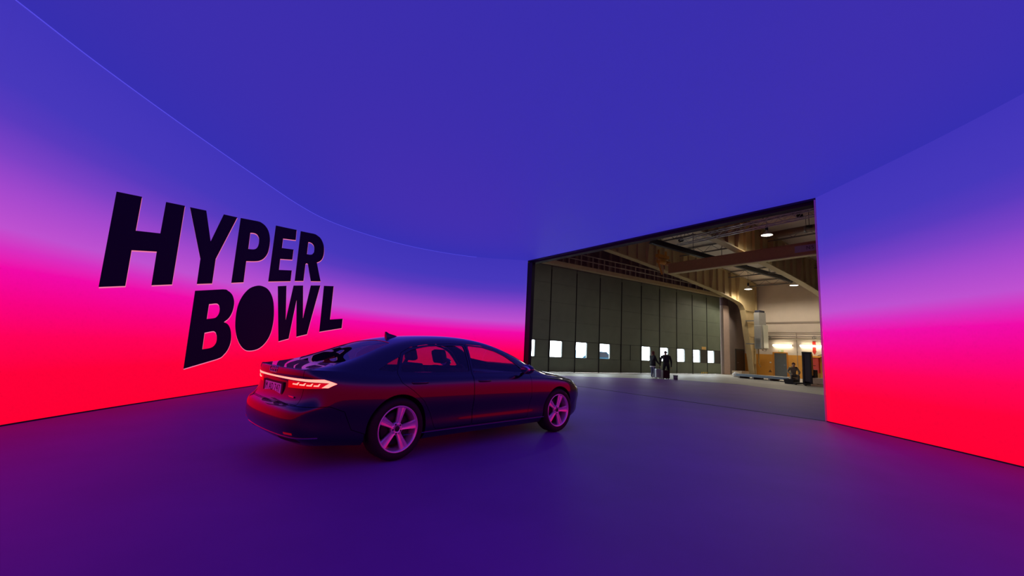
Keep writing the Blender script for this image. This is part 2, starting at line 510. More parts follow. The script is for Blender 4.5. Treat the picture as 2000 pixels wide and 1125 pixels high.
MIR = np.array([1, -1, 1.0])
MU, MV, MT = 10, 5, 4
SX = np.array([-0.72, -0.46, -0.15, 0.15, 0.5, 0.9, 1.3, 1.65, 2.0, 2.3, 2.55, 2.8, 3.2, 3.5])          # side stations k4..k17
SW = np.array([0.905, 0.948, 0.966, 0.968, 0.962, 0.958, 0.957, 0.957, 0.958, 0.960, 0.963, 0.967, 0.965, 0.935])
INS = np.array([0.115, 0.045, 0.013, 0.038, 0.005, 0.0, 0.004, 0.013, 0.034, 0.078])
ZS = np.array([0.19, 0.255, 0.355, 0.455, 0.60, 0.685, 0.78, 0.875, 0.938, 0.985])
ZR = np.array([0.25, 0.31, 0.40, 0.52, 0.64, 0.672, 0.815, 0.93, 0.985, 1.038])
XR = np.array([-1.05, -1.17, -1.235, -1.245, -1.232, -1.145, -1.105, -1.120, -1.138, -1.125])
ZF = np.array([0.19, 0.25, 0.33, 0.43, 0.52, 0.58, 0.63, 0.67, 0.70, 0.735])
XF = np.array([3.85, 3.93, 3.96, 3.98, 3.99, 3.995, 3.99, 3.98, 3.965, 3.95])
NL = len(ZS)
def side_z(x):
    g = np.interp(x, [1.5, 2.5, 3.2, 3.5], [1, 0.95, 0.80, 0.66])
    z = np.where(ZS > 0.6, 0.6 + (ZS - 0.6) * g, ZS)
    w = np.interp(x, [-0.75, -0.2], [0.8, 0.0])
    return z * (1 - w) + ZR * w
band = np.zeros((22, NL, 3))                                                 # y negative = the car's right side
for j in range(NL):
    band[0, j] = (XR[j], 0, ZR[j])
    band[1, j] = (XR[j] + 0.02, -0.46, ZR[j])
    band[2, j] = (XR[j] + 0.075, -0.765 + 0.3 * INS[j], ZR[j])
    band[3, j] = (XR[j] + 0.20, -0.880 + 0.7 * INS[j], ZR[j])
    band[18, j] = (XF[j] - 0.26, -0.86 + 0.7 * INS[j], ZF[j] + 0.02)
    band[19, j] = (XF[j] - 0.12, -0.72 + 0.3 * INS[j], ZF[j] + 0.01)
    band[20, j] = (XF[j] - 0.03, -0.42, ZF[j])
    band[21, j] = (XF[j], 0, ZF[j])
for k, (x, w) in enumerate(zip(SX, SW)):
    z = side_z(x)
    for j in range(NL):
        band[4 + k, j] = (x, -(w - INS[j]), z[j])
    e = np.interp(x, [-0.15, 0.7, 2.3, 2.8], [1, 0, 0, 1])                    # the low door crease fades out towards the wheels
    band[4 + k, 2, 1] += 0.022 * e; band[4 + k, 3, 1] -= 0.010 * e
E1 = spline_pts(band, MU, band[1] * MIR, band[-2] * MIR)                      # (u, line, 3)
E1 = np.swapaxes(E1, 0, 1)
BAND = np.swapaxes(spline_pts(E1, MV, 2 * E1[0] - E1[1], 2 * E1[-1] - E1[-2]), 0, 1)   # (u, v, 3)
NU, NV = BAND.shape[:2]

# top surface (boot lid, rear glass, roof, windscreen, bonnet) between belt and centre line
CX = [-1.125, -0.98, -0.82, -0.64, -0.40, -0.10, 0.2, 0.5, 0.9, 1.3, 1.6, 1.9, 2.2, 2.45, 2.62, 2.78, 3.2, 3.5, 3.75, 3.95]
CZ = [1.035, 1.052, 1.066, 1.095, 1.195, 1.332, 1.430, 1.480, 1.506, 1.504, 1.476, 1.398, 1.270, 1.138, 1.06, 1.035, 0.985, 0.925, 0.85, 0.735]
RX = [-0.92, -0.72, -0.46, -0.15, 0.15, 0.5, 0.9, 1.3, 1.65, 2.0, 2.3, 2.55, 2.8, 3.2, 3.5, 3.7]
RY = [0.72, 0.735, 0.715, 0.66, 0.622, 0.598, 0.588, 0.592, 0.608, 0.655, 0.73, 0.775, 0.745, 0.70, 0.67, 0.62]
RZ = [1.050, 1.075, 1.148, 1.258, 1.350, 1.406, 1.427, 1.421, 1.386, 1.285, 1.145, 1.025, 0.99, 0.935, 0.87, 0.80]
BOW = [-0.11, -0.10, -0.09, -0.07, -0.04, -0.02, 0, 0, 0.05, 0.16, 0.20, 0.19, 0.17, 0.15, 0.16, 0.20]
rows = np.zeros((18, 6, 3))
def seg(P, t):
    """point on polyline P (list of 3 points) at t in 0..1 over two equal spans"""
    a = t * 2
    return P[0] * (1 - a) + P[1] * a if a <= 1 else P[1] * (2 - a) + P[2] * (a - 1)
for i in range(18):
    k = i + 2
    b = band[k, -1]
    if i == 0 or i == 17:
        P = [band[2, -1], band[1, -1], band[0, -1]] if i == 0 else [band[19, -1], band[20, -1], band[21, -1]]
        for v in range(6): rows[i, v] = seg(P, v / 5)
        continue
    x = b[0]
    yr, zr, bow = np.interp(x, RX, RY), np.interp(x, RX, RZ), np.interp(x, RX, BOW)
    zc = np.interp(x + bow, CX, CZ)
    yb, zb = -b[1], b[2]
    pts = [(yb, zb), (yb + (yr - yb) * 0.42, zb + (zr - zb) * 0.5), (yr, zr), (yr * 0.80, zr + (zc - zr) * 0.62), (yr * 0.42, zr + (zc - zr) * 0.93), (0, zc)]
    for v, (y, z) in enumerate(pts):
        rows[i, v] = (x + bow * (1 - (y / yb) ** 2), -y, z)
T1 = spline_pts(rows, MU, 2 * rows[0] - rows[1], 2 * rows[-1] - rows[-2])
T1 = np.swapaxes(T1, 0, 1)
TOP = np.swapaxes(spline_pts(T1, MT, 2 * T1[0] - T1[1], T1[-2] * MIR), 0, 1)            # (u', v', 3)
nt_u, nt_v = TOP.shape[:2]
# weld the borders of the top surface to the upper line of the band
rear_edge = BAND[0:2 * MU + 1, -1][::-1]
front_edge = BAND[19 * MU:, -1]
d0 = rear_edge - TOP[0]; d1 = front_edge - TOP[-1]
for i in range(nt_u):
    a = max(0, 1 - i / 18.0) ** 2; b_ = max(0, 1 - (nt_u - 1 - i) / 18.0) ** 2
    TOP[i] += d0 * a + d1 * b_
dS = BAND[2 * MU:19 * MU + 1, -1] - TOP[:, 0]
for v in range(nt_v):
    TOP[:, v] += dS * max(0, 1 - v / 7.0) ** 2
TOP[:, -1, 1] = 0
BAND[0, :, 1] = 0; BAND[-1, :, 1] = 0
BAND[:, :, 0] = lw(BAND[:, :, 0]); TOP[:, :, 0] = lw(TOP[:, :, 0])

def car_skin():
    """closed outer surface of the body as one mesh"""
    bm = bmesh.new()
    grids = []
    def put(G):
        return [[bm.verts.new(G[i, j]) for j in range(G.shape[1])] for i in range(G.shape[0])]
    def faces(g, flip):
        for i in range(len(g) - 1):
            for j in range(len(g[0]) - 1):
                q = [g[i][j], g[i + 1][j], g[i + 1][j + 1], g[i][j + 1]]
                bm.faces.new(q[::-1] if flip else q)
    for s in (1, -1):
        M_ = np.array([1, s, 1.0])
        faces(put(BAND * M_), s < 0)
        faces(put(TOP * M_), s < 0)
        # underside: strips from the lower edge to the centre line
        low = BAND[:, 0] * M_
        mid = low.copy(); mid[:, 1] = 0
        faces(put(np.stack([mid, low], 1)), s < 0)
    bmesh.ops.remove_doubles(bm, verts=bm.verts, dist=0.0012)
    bmesh.ops.dissolve_degenerate(bm, edges=bm.edges, dist=0.0005)
    bmesh.ops.recalc_face_normals(bm, faces=bm.faces)
    bmesh.ops.triangulate(bm, faces=bm.faces)
    me = bpy.data.meshes.new('skin')
    bm.to_mesh(me)
    nb = sum(1 for e in bm.edges if not e.is_manifold)
    bm.free()
    return me

SKIN = car_skin()
SKIN_CO = np.array([v.co[:] for v in SKIN.vertices])
SKIN_NO = np.array([v.normal[:] for v in SKIN.vertices])
SKIN_T = [tuple(p.vertices) for p in SKIN.polygons]
SKIN_BVH = BVHTree.FromPolygons([tuple(c) for c in SKIN_CO], SKIN_T)
def skin_normal(co):
    loc, n, idx, d = SKIN_BVH.find_nearest(co)
    a, b, c = SKIN_T[idx]
    A, B, C = (Vector(SKIN_CO[q]) for q in (a, b, c))
    v0, v1, v2 = B - A, C - A, loc - A
    d00, d01, d11, d20, d21 = v0.dot(v0), v0.dot(v1), v1.dot(v1), v2.dot(v0), v2.dot(v1)
    den = d00 * d11 - d01 * d01 or 1e-12
    w1 = (d11 * d20 - d01 * d21) / den; w2 = (d00 * d21 - d01 * d20) / den
    nn = Vector(SKIN_NO[a]) * (1 - w1 - w2) + Vector(SKIN_NO[b]) * w1 + Vector(SKIN_NO[c]) * w2
    return nn.normalized(), d

def tmp_obj(me, name='tmp'):
    o = bpy.data.objects.new(name, me); COL.objects.link(o); return o
def shell_mesh(off, th):
    """skin offset inwards by off, th thick; thinner at the tight front and rear edges"""
    x, z = SKIN_CO[:, 0], SKIN_CO[:, 2]
    k = np.clip((x + 0.92) / 0.2, 0, 1) * np.clip((3.62 - x) / 0.2, 0, 1) * np.clip((z - 0.28) / 0.08, 0, 1)
    k = (0.0035 + (off + th - 0.0035) * k) / (off + th)
    A = SKIN_CO - SKIN_NO * (off * k)[:, None]
    B = SKIN_CO - SKIN_NO * ((off + th) * k)[:, None]
    n = len(A)
    me = bpy.data.meshes.new('shell')
    me.from_pydata(np.vstack([A, B]).tolist(), [], SKIN_T + [(c + n, b + n, a + n) for a, b, c in SKIN_T])
    me.update()
    return me
def boolean(me, cutter, op):
    a, b = tmp_obj(me.copy()), tmp_obj(cutter)
    md = a.modifiers.new('b', 'BOOLEAN'); md.operation = op; md.object = b; md.solver = 'EXACT'
    dg = bpy.context.evaluated_depsgraph_get()
    r = bpy.data.meshes.new_from_object(a.evaluated_get(dg))
    bpy.data.objects.remove(a); bpy.data.objects.remove(b)
    return r
def paint_normals(me):
    me.polygons.foreach_set('use_smooth', [True] * len(me.polygons))
    nl = [None] * len(me.loops)
    cache = {}
    for p in me.polygons:
        for li in p.loop_indices:
            vi = me.loops[li].vertex_index
            if vi not in cache: cache[vi] = skin_normal(me.vertices[vi].co)
            n, d = cache[vi]
            nl[li] = n if (d < 0.012 and n.dot(p.normal) > 0.55) else p.normal.copy()
    me.normals_split_custom_set(nl)
    return me
def offset_poly(poly, d):
    """grow (d>0) or shrink a polygon by moving its edges"""
    n = len(poly)
    P = [Vector(p) for p in poly]
    area = sum(P[i].x * P[(i + 1) % n].y - P[(i + 1) % n].x * P[i].y for i in range(n))
    sgn = 1 if area > 0 else -1
    out = []
    for i in range(n):
        e1 = (P[i] - P[i - 1]).normalized(); e2 = (P[(i + 1) % n] - P[i]).normalized()
        n1 = Vector((e1.y, -e1.x)) * sgn; n2 = Vector((e2.y, -e2.x)) * sgn
        b = (n1 + n2)
        b = b / max(0.35, b.length_squared / 2) if b.length > 1e-6 else n1
        out.append(tuple(P[i] + b * d))
    return out
def round_poly(poly, r=0.03, k=3):
    n = len(poly); P = [Vector(p) for p in poly]; out = []
    for i in range(n):
        a, b = P[i - 1] - P[i], P[(i + 1) % n] - P[i]
        ra, rb = min(r, a.length * 0.4), min(r, b.length * 0.4)
        A, B = P[i] + a.normalized() * ra, P[i] + b.normalized() * rb
        for t in range(k + 1):
            t = t / k
            out.append(tuple(A * (1 - t) ** 2 + P[i] * 2 * t * (1 - t) + B * t * t))
    return out

WIN_FRONT = round_poly([(2.20, 1.000), (2.02, 1.135), (1.86, 1.235), (1.68, 1.305), (1.45, 1.352), (1.14, 1.368), (1.075, 1.008)], 0.03)
WIN_REAR = round_poly([(1.01, 1.010), (1.06, 1.368), (0.80, 1.362), (0.50, 1.335), (0.27, 1.285), (0.13, 1.225), (0.02, 1.016)], 0.04)
WIN_QUART = round_poly([(-0.04, 1.020), (0.065, 1.195), (-0.08, 1.135), (-0.27, 1.04)], 0.02)
WIN_BACK = round_poly([(-0.70, -0.40), (-0.705, 0.0), (-0.70, 0.40), (-0.61, 0.615), (-0.30, 0.575), (0.085, 0.47), (0.135, 0.0), (0.085, -0.47), (-0.30, -0.575), (-0.61, -0.615)], 0.05)
WIN_SCREEN = round_poly([(1.74, -0.50), (1.80, 0.0), (1.74, 0.50), (2.05, 0.56), (2.36, 0.66), (2.52, 0.40), (2.555, 0.0), (2.52, -0.40), (2.36, -0.66), (2.05, -0.56)], 0.04)
DOOR_F = round_poly([(1.045, 0.31), (1.045, 1.0), (1.10, 1.392), (1.45, 1.378), (1.72, 1.328), (1.93, 1.235), (2.27, 0.985), (2.27, 0.62), (2.20, 0.31)], 0.03)
DOOR_R = round_poly([(0.50, 0.31), (0.435, 0.50), (0.33, 0.67), (0.17, 0.80), (0.0, 0.90), (-0.03, 1.01), (0.10, 1.245), (0.26, 1.315), (0.50, 1.36), (0.80, 1.388), (1.09, 1.392), (1.035, 1.0), (1.035, 0.31)], 0.03)
BUMPER_R = [(-1.5, 0.1), (-1.5, 0.662), (-0.82, 0.662), (-0.66, 0.60), (-0.56, 0.40), (-0.40, 0.34), (-0.40, 0.1)]
BUMPER_F = [(4.2, 0.1), (4.2, 0.60), (3.62, 0.56), (3.46, 0.46), (3.42, 0.34), (3.36, 0.1)]
LID = round_poly([(-1.4, -0.70), (-1.4, 0.70), (-0.95, 0.70), (-0.72, 0.655), (-0.735, 0.0), (-0.72, -0.655), (-0.95, -0.70)], 0.03)
BONNET = round_poly([(2.60, -0.70), (2.64, 0.0), (2.60, 0.70), (3.10, 0.72), (3.60, 0.66), (3.86, 0.42), (3.93, 0.0), (3.86, -0.42), (3.60, -0.66), (3.10, -0.72)], 0.03)

for _p in (WIN_FRONT, WIN_REAR, WIN_QUART, WIN_BACK, WIN_SCREEN, DOOR_F, DOOR_R, BUMPER_F, BONNET):
    _p[:] = [(float(lw(a)), b) for a, b in _p]

def tri_mesh(mb, name='cut'):
    me = mb.mesh(name)
    bm = bmesh.new(); bm.from_mesh(me)
    bmesh.ops.triangulate(bm, faces=bm.faces)
    bmesh.ops.recalc_face_normals(bm, faces=bm.faces)
    bm.to_mesh(me); bm.free()
    return me
def cut_side(polys, both=True, d=0.0):
    mb = MB()
    for p in polys:
        q = offset_poly(p, d) if d else p
        mb.prism(q, -1.2, -0.35, 'xz')
        if both: mb.prism(q, 0.35, 1.2, 'xz')
    return mb

SHELL = shell_mesh(0.0, 0.018)
c = cut_side([WIN_FRONT, WIN_REAR, WIN_QUART])
c.prism(WIN_BACK, 1.06, 1.7, 'xy'); c.prism(WIN_SCREEN, 1.0, 1.7, 'xy')
for wx in (0.0, WHEELBASE):
    arch = [(wx + 0.398 * math.cos(t), 0.366 + 0.398 * math.sin(t)) for t in np.linspace(0, math.pi, 25)] + [(wx - 0.398, 0.0), (wx + 0.398, 0.0)]
    c.prism(arch, -1.3, -0.62, 'xz'); c.prism(arch, 0.62, 1.3, 'xz')
SHELL = boolean(SHELL, tri_mesh(c), 'DIFFERENCE')
GAP = 0.0028
allc = cut_side([DOOR_F, DOOR_R], True, GAP)
allc.prism(offset_poly(BUMPER_R, GAP), -1.3, 1.3, 'xz'); allc.prism(offset_poly(BUMPER_F, GAP), -1.3, 1.3, 'xz')
allc.prism(offset_poly(LID, GAP), 0.668, 1.3, 'xy'); allc.prism(offset_poly(BONNET, GAP), 0.72, 1.3, 'xy')
body_me = paint_normals(boolean(SHELL, tri_mesh(allc), 'DIFFERENCE'))

car = empty('sedan', CAR_LOC, CAR_YAW, label='glossy black four-door sedan with glowing red tail light bar', cat='car')
link_mesh('body', body_me, M_PAINT, car)
def mirror_mesh(me):
    m2 = me.copy()
    m2.transform(Matrix.Diagonal((1, -1, 1, 1)))
    m2.flip_normals()
    return m2
doors = {}
for nm, poly in (('front_door', DOOR_F), ('rear_door', DOOR_R)):
    mb = MB(); mb.prism(offset_poly(poly, -GAP), -1.2, -0.35, 'xz')
    me = boolean(SHELL, tri_mesh(mb), 'INTERSECT')
    m2 = mirror_mesh(me)
    doors[nm, -1] = link_mesh(nm, paint_normals(me), M_PAINT, car)
    doors[nm, 1] = link_mesh(nm, paint_normals(m2), M_PAINT, car)
for nm, poly in (('rear_bumper', BUMPER_R), ('front_bumper', BUMPER_F)):
    mb = MB(); mb.prism(offset_poly(poly, -GAP), -1.3, 1.3, 'xz')
    doors[nm] = link_mesh(nm, paint_normals(boolean(SHELL, tri_mesh(mb), 'INTERSECT')), M_PAINT, car)
mb = MB(); mb.prism(offset_poly(LID, -GAP), 0.6735, 1.3, 'xy')
lid = link_mesh('boot_lid', paint_normals(boolean(SHELL, tri_mesh(mb), 'INTERSECT')), M_PAINT, car)
mb = MB(); mb.prism(offset_poly(BONNET, -GAP), 0.72, 1.3, 'xy')
link_mesh('bonnet', paint_normals(boolean(SHELL, tri_mesh(mb), 'INTERSECT')), M_PAINT, car)

GSH = shell_mesh(0.007, 0.004)
for nm, poly, m, par in (('window_glass', WIN_FRONT, M_GLASSF, 'front_door'), ('window_glass', WIN_REAR, M_GLASSR, 'rear_door'), ('quarter_glass', WIN_QUART, M_GLASSR, None)):
    mb = MB(); mb.prism(offset_poly(poly, 0.004), -1.2, -0.35, 'xz')
    me = boolean(GSH, tri_mesh(mb), 'INTERSECT')
    m2 = mirror_mesh(me)
    link_mesh(nm, paint_normals(me), m, doors[par, -1] if par else car)
    link_mesh(nm, paint_normals(m2), m, doors[par, 1] if par else car)
mb = MB(); mb.prism(offset_poly(WIN_BACK, 0.004), 1.055, 1.7, 'xy')
link_mesh('rear_window', paint_normals(boolean(GSH, tri_mesh(mb), 'INTERSECT')), M_GLASSB, car)
mb = MB(); mb.prism(offset_poly(WIN_SCREEN, 0.004), 0.99, 1.7, 'xy')
link_mesh('windscreen', paint_normals(boolean(GSH, tri_mesh(mb), 'INTERSECT')), M_GLASSF, car)

# ---- pieces lying on the band surface: (u, v) in spans along the perimeter and up the lines
BN = np.zeros_like(BAND)
du = np.gradient(BAND, axis=0); dv = np.gradient(BAND, axis=1)
BN = np.cross(du, dv); BN /= np.linalg.norm(BN, axis=2)[:, :, None] + 1e-9
if BN[NU // 2, NV // 2, 1] > 0: BN = -BN
BN[0] = BN[1]
def bsurf(u, v, off=0.0):
    u, v = min(max(u * MU, 0), NU - 1.001), min(max(v * MV, 0), NV - 1.001)
    i, j = int(u), int(v); a, b = u - i, v - j
    def S(A): return A[i, j] * (1 - a) * (1 - b) + A[i + 1, j] * a * (1 - b) + A[i, j + 1] * (1 - a) * b + A[i + 1, j + 1] * a * b
    n = S(BN); n = n / (np.linalg.norm(n) + 1e-9)
    return S(BAND) + n * off
def bpatch(name, quads, off, th, m, parent, s=1, nu=10, nv=2):
    """quads: list of 4-corner (u, v) regions (lower-left, lower-right, upper-right, upper-left) lifted off the surface"""
    mb = MB()
    for q in quads:
        g = []
        for o_ in (off - th, off):
            for b in range(nv + 1):
                for a in range(nu + 1):
                    fa, fb = a / nu, b / nv
                    u = (q[0][0] * (1 - fa) + q[1][0] * fa) * (1 - fb) + (q[3][0] * (1 - fa) + q[2][0] * fa) * fb
                    v = (q[0][1] * (1 - fa) + q[1][1] * fa) * (1 - fb) + (q[3][1] * (1 - fa) + q[2][1] * fa) * fb
                    p = bsurf(u, v, o_); g.append((p[0], p[1] * s, p[2]))
        w = nu + 1; L = w * (nv + 1); fs = []
        for b in range(nv):
            for a in range(nu):
                i = b * w + a
                fs.append((L + i, L + i + 1, L + i + w + 1, L + i + w)); fs.append((i, i + w, i + w + 1, i + 1))
        for a in range(nu):
            fs.append((a, a + 1, L + a + 1, L + a)); t = nv * w + a
            fs.append((t, L + t, L + t + 1, t + 1))
        for b in range(nv):
            i = b * w; fs.append((i, L + i, L + i + w, i + w)); i = b * w + nu
            fs.append((i, i + w, L + i + w, L + i))
        mb.add(g, fs, 0, False)
    return mb.build(name, m, parent)

for s in (1, -1):
    # light bar: boot-lid half and the outer piece ending in an arrow
    bpatch('light_bar', [((0.0, 7.02), (1.93, 6.96), (1.93, 7.26), (0.0, 7.20))], 0.006, 0.006, M_TAIL, lid, s, 24)
    tl = bpatch('tail_light', [((0.95, 6.15), (3.0, 6.35), (3.62, 6.84), (0.95, 6.86))], 0.005, 0.006, M_TAILR, car, s, 24, 4)
    bpatch('light_bar', [((1.97, 6.96), (3.30, 6.90), (3.10, 7.34), (1.97, 7.26)), ((3.25, 6.90), (3.60, 6.80), (3.74, 6.86), (3.10, 7.34)), ((2.92, 6.40), (3.28, 6.40), (3.74, 6.84), (3.36, 6.90))], 0.009, 0.005, M_TAIL, tl, s, 12)
    for a in (1.22, 1.62, 2.04, 2.46):
        bpatch('light_segment', [((a, 6.50), (a + 0.30, 6.50), (a + 0.33, 6.62), (a + 0.02, 6.62)), ((a + 0.22, 6.61), (a + 0.33, 6.61), (a + 0.40, 6.78), (a + 0.34, 6.78))], 0.009, 0.005, M_TAIL, tl, s, 5)
    bpatch('reflector', [((1.6, 1.75), (2.1, 1.75), (2.1, 1.95), (1.6, 1.95))], 0.004, 0.006, M_REFL, doors['rear_bumper'], s, 6)
    bpatch('exhaust_trim', [((1.0, 0.75), (2.2, 0.75), (2.1, 1.2), (1.05, 1.2))], 0.004, 0.008, M_PLAST, doors['rear_bumper'], s, 8)
    bpatch('headlight', [((18.1, 6.2), (19.6, 6.2), (19.5, 7.6), (17.4, 7.9))], 0.004, 0.008, M_HEAD, car, s, 12, 4)
    bpatch('air_intake', [((18.6, 2.6), (19.8, 2.6), (19.8, 4.4), (18.5, 4.2))], 0.004, 0.008, M_PLAST, doors['front_bumper'], s, 8, 4)
    bpatch('sill_strip', [((6.8, 1.18), (14.6, 1.18), (14.6, 1.30), (6.8, 1.30))], 0.003, 0.005, M_CHROME, car, s, 40)
    bpatch('bumper_strip', [((0.0, 1.36), (3.3, 1.36), (3.3, 1.46), (0.0, 1.46))], 0.004, 0.006, M_CHROME, doors['rear_bumper'], s, 20)
bpatch('grille', [((20.0, 2.2), (21.0, 2.2), (21.0, 8.2), (19.9, 8.2))], 0.004, 0.008, M_PLAST, doors['front_bumper'], 1, 8, 8)
bpatch('grille', [((20.0, 2.2), (21.0, 2.2), (21.0, 8.2), (19.9, 8.2))], 0.004, 0.008, M_PLAST, doors['front_bumper'], -1, 8, 8)

# number plate in its recess, with raised lettering
px_ = SKIN_BVH.ray_cast(Vector((-2, 0.0, 0.80)), Vector((1, 0, 0)))[0].x + 0.006
pl = MB(); pl.bbox(px_ - 0.012, px_ + 0.02, -0.26, 0.26, 0.742, 0.852, 0.004)
plate = pl.build('number_plate', M_PLATE, lid)
rc = MB()
for (y0, y1, z0, z1) in ((-0.315, -0.272, 0.715, 0.865), (0.272, 0.315, 0.715, 0.865), (-0.315, 0.315, 0.856, 0.872)):
    rc.box(px_ - 0.010, px_ + 0.03, y0, y1, z0, z1)
rc.build('plate_recess', M_PLAST, lid)
def text_mesh(body, size, extrude=0.001):
    cu = bpy.data.curves.new('t', 'FONT')
    cu.body = body; cu.size = size; cu.extrude = extrude; cu.align_x = 'CENTER'; cu.align_y = 'CENTER'
    o = tmp_obj(cu)
    dg = bpy.context.evaluated_depsgraph_get()
    me = bpy.data.meshes.new_from_object(o.evaluated_get(dg))
    bpy.data.objects.remove(o)
    return me
# characters run to the car's right when read from behind
for ch, yy in zip('MAD747', (0.205, 0.085, 0.012, -0.085, -0.148, -0.208)):
    tm = text_mesh(ch, 0.112)
    tm.transform(Matrix(((0, 0, -1, px_ - 0.0125), (-0.9, 0, 0, yy), (0, 1, 0, 0.796), (0, 0, 0, 1))))
    link_mesh('character', tm, M_PLATEK, plate)
rg = []
for y in (0.078, 0.026, -0.026, -0.078):
    mb = MB()
    p = [(-1.128 + 0.10 * abs(0) , y + 0.035 * math.cos(t), 1.005 + 0.035 * math.sin(t)) for t in np.linspace(0, 2 * math.pi, 20, endpoint=False)]
    pts = []
    for q in p:
        h = SKIN_BVH.ray_cast(Vector((-2, q[1], q[2])), Vector((1, 0, 0)))[0]
        pts.append((h.x - 0.003, q[1], q[2]))
    mb.tube(pts, 0.0045, 6, closed=True)
    mb.build('badge_ring', M_CHROME, lid)
h = SKIN_BVH.ray_cast(Vector((-2, -0.52, 0.74)), Vector((1, 0, 0)))[0]
mb = MB(); mb.bbox(h.x - 0.005, h.x + 0.004, -0.60, -0.45, 0.735, 0.75, 0.002)
mb.build('badge', M_CHROME, lid)

# shark-fin aerial
fz = SKIN_BVH.ray_cast(Vector((0.38, 0, 2)), Vector((0, 0, -1)))[0].z
mb = MB()
prof = [(0.30, 0.062, 0.002), (0.27, 0.045, 0.012), (0.36, 0.035, 0.02), (0.44, 0.018, 0.024), (0.52, 0.0, 0.02)]
outline = [(0.285, fz - 0.03), (0.275, fz + 0.03), (0.27, fz + 0.066), (0.285, fz + 0.068), (0.33, fz + 0.042), (0.42, fz + 0.022), (0.53, fz - 0.02)]
n = len(outline)
mb.add([(x, -0.022 * (1.25 - min(1, max(0, (z - fz) / 0.07))), z) for x, z in outline] + [(x, 0.022 * (1.25 - min(1, max(0, (z - fz) / 0.07))), z) for x, z in outline],
       [tuple(range(n)), tuple(range(2 * n - 1, n - 1, -1))] + [(i, n + i, n + (i + 1) % n, (i + 1) % n) for i in range(n)])
mb.build('shark_fin_aerial', M_PAINT, car)

# door handles and mirrors
for s in (-1, 1):
    for nm, hx in (('front_door', 1.38), ('rear_door', 0.27)):
        y = SKIN_BVH.ray_cast(Vector((hx, s * 2, 0.895)), Vector((0, -s, 0)))[0].y
        mb = MB()
        mb.tube([(hx - 0.13, y - s * 0.01, 0.892), (hx - 0.09, y + s * 0.018, 0.893), (hx, y + s * 0.024, 0.894), (hx + 0.09, y + s * 0.018, 0.893), (hx + 0.13, y - s * 0.01, 0.892)], [0.012, 0.016, 0.017, 0.016, 0.012], 8)
        hd = mb.build('door_handle', M_PAINT, doors[nm, s])
        mb = MB(); mb.tube([(hx - 0.085, y + s * 0.012, 0.880), (hx + 0.085, y + s * 0.012, 0.880)], 0.004, 6)
        mb.build('chrome_strip', M_CHROME, hd)
    bm = bmesh.new()
    bmesh.ops.create_uvsphere(bm, u_segments=18, v_segments=12, radius=1)
    for v in bm.verts:
        x, y, z = v.co
        x = max(x, -0.55)
        v.co = Vector((2.19 + x * 0.10, s * (1.03 + y * s * 0.115 * (1 + 0.0 * x)), 1.055 + z * 0.072 * (1 - 0.12 * y * s)))
    me = bpy.data.meshes.new('wing_mirror'); bm.to_mesh(me); bm.free()
    me.polygons.foreach_set('use_smooth', [True] * len(me.polygons))
    me.set_sharp_from_angle(angle=0.7)
    mir = link_mesh('wing_mirror', me, M_PAINT, car)
    mb = MB(); mb.tube([(2.23, s * 0.86, 0.965), (2.21, s * 0.92, 0.985), (2.19, s * 0.96, 1.03)], [0.022, 0.02, 0.018], 8)
    mb.build('mirror_arm', M_PLAST, mir)
    mb = MB(); mb.lathe([(0.0, -0.058), (0.058, -0.058), (0.062, -0.054)], 20, 'x', (0, 0, 0))
    me = mb.mesh('mirror_glass'); me.transform(Matrix.Translation((2.19, s * 1.03, 1.053)) @ Matrix.Diagonal((1, 1.6, 0.92, 1)))
    link_mesh('mirror_glass', me, M_CHROME, mir)

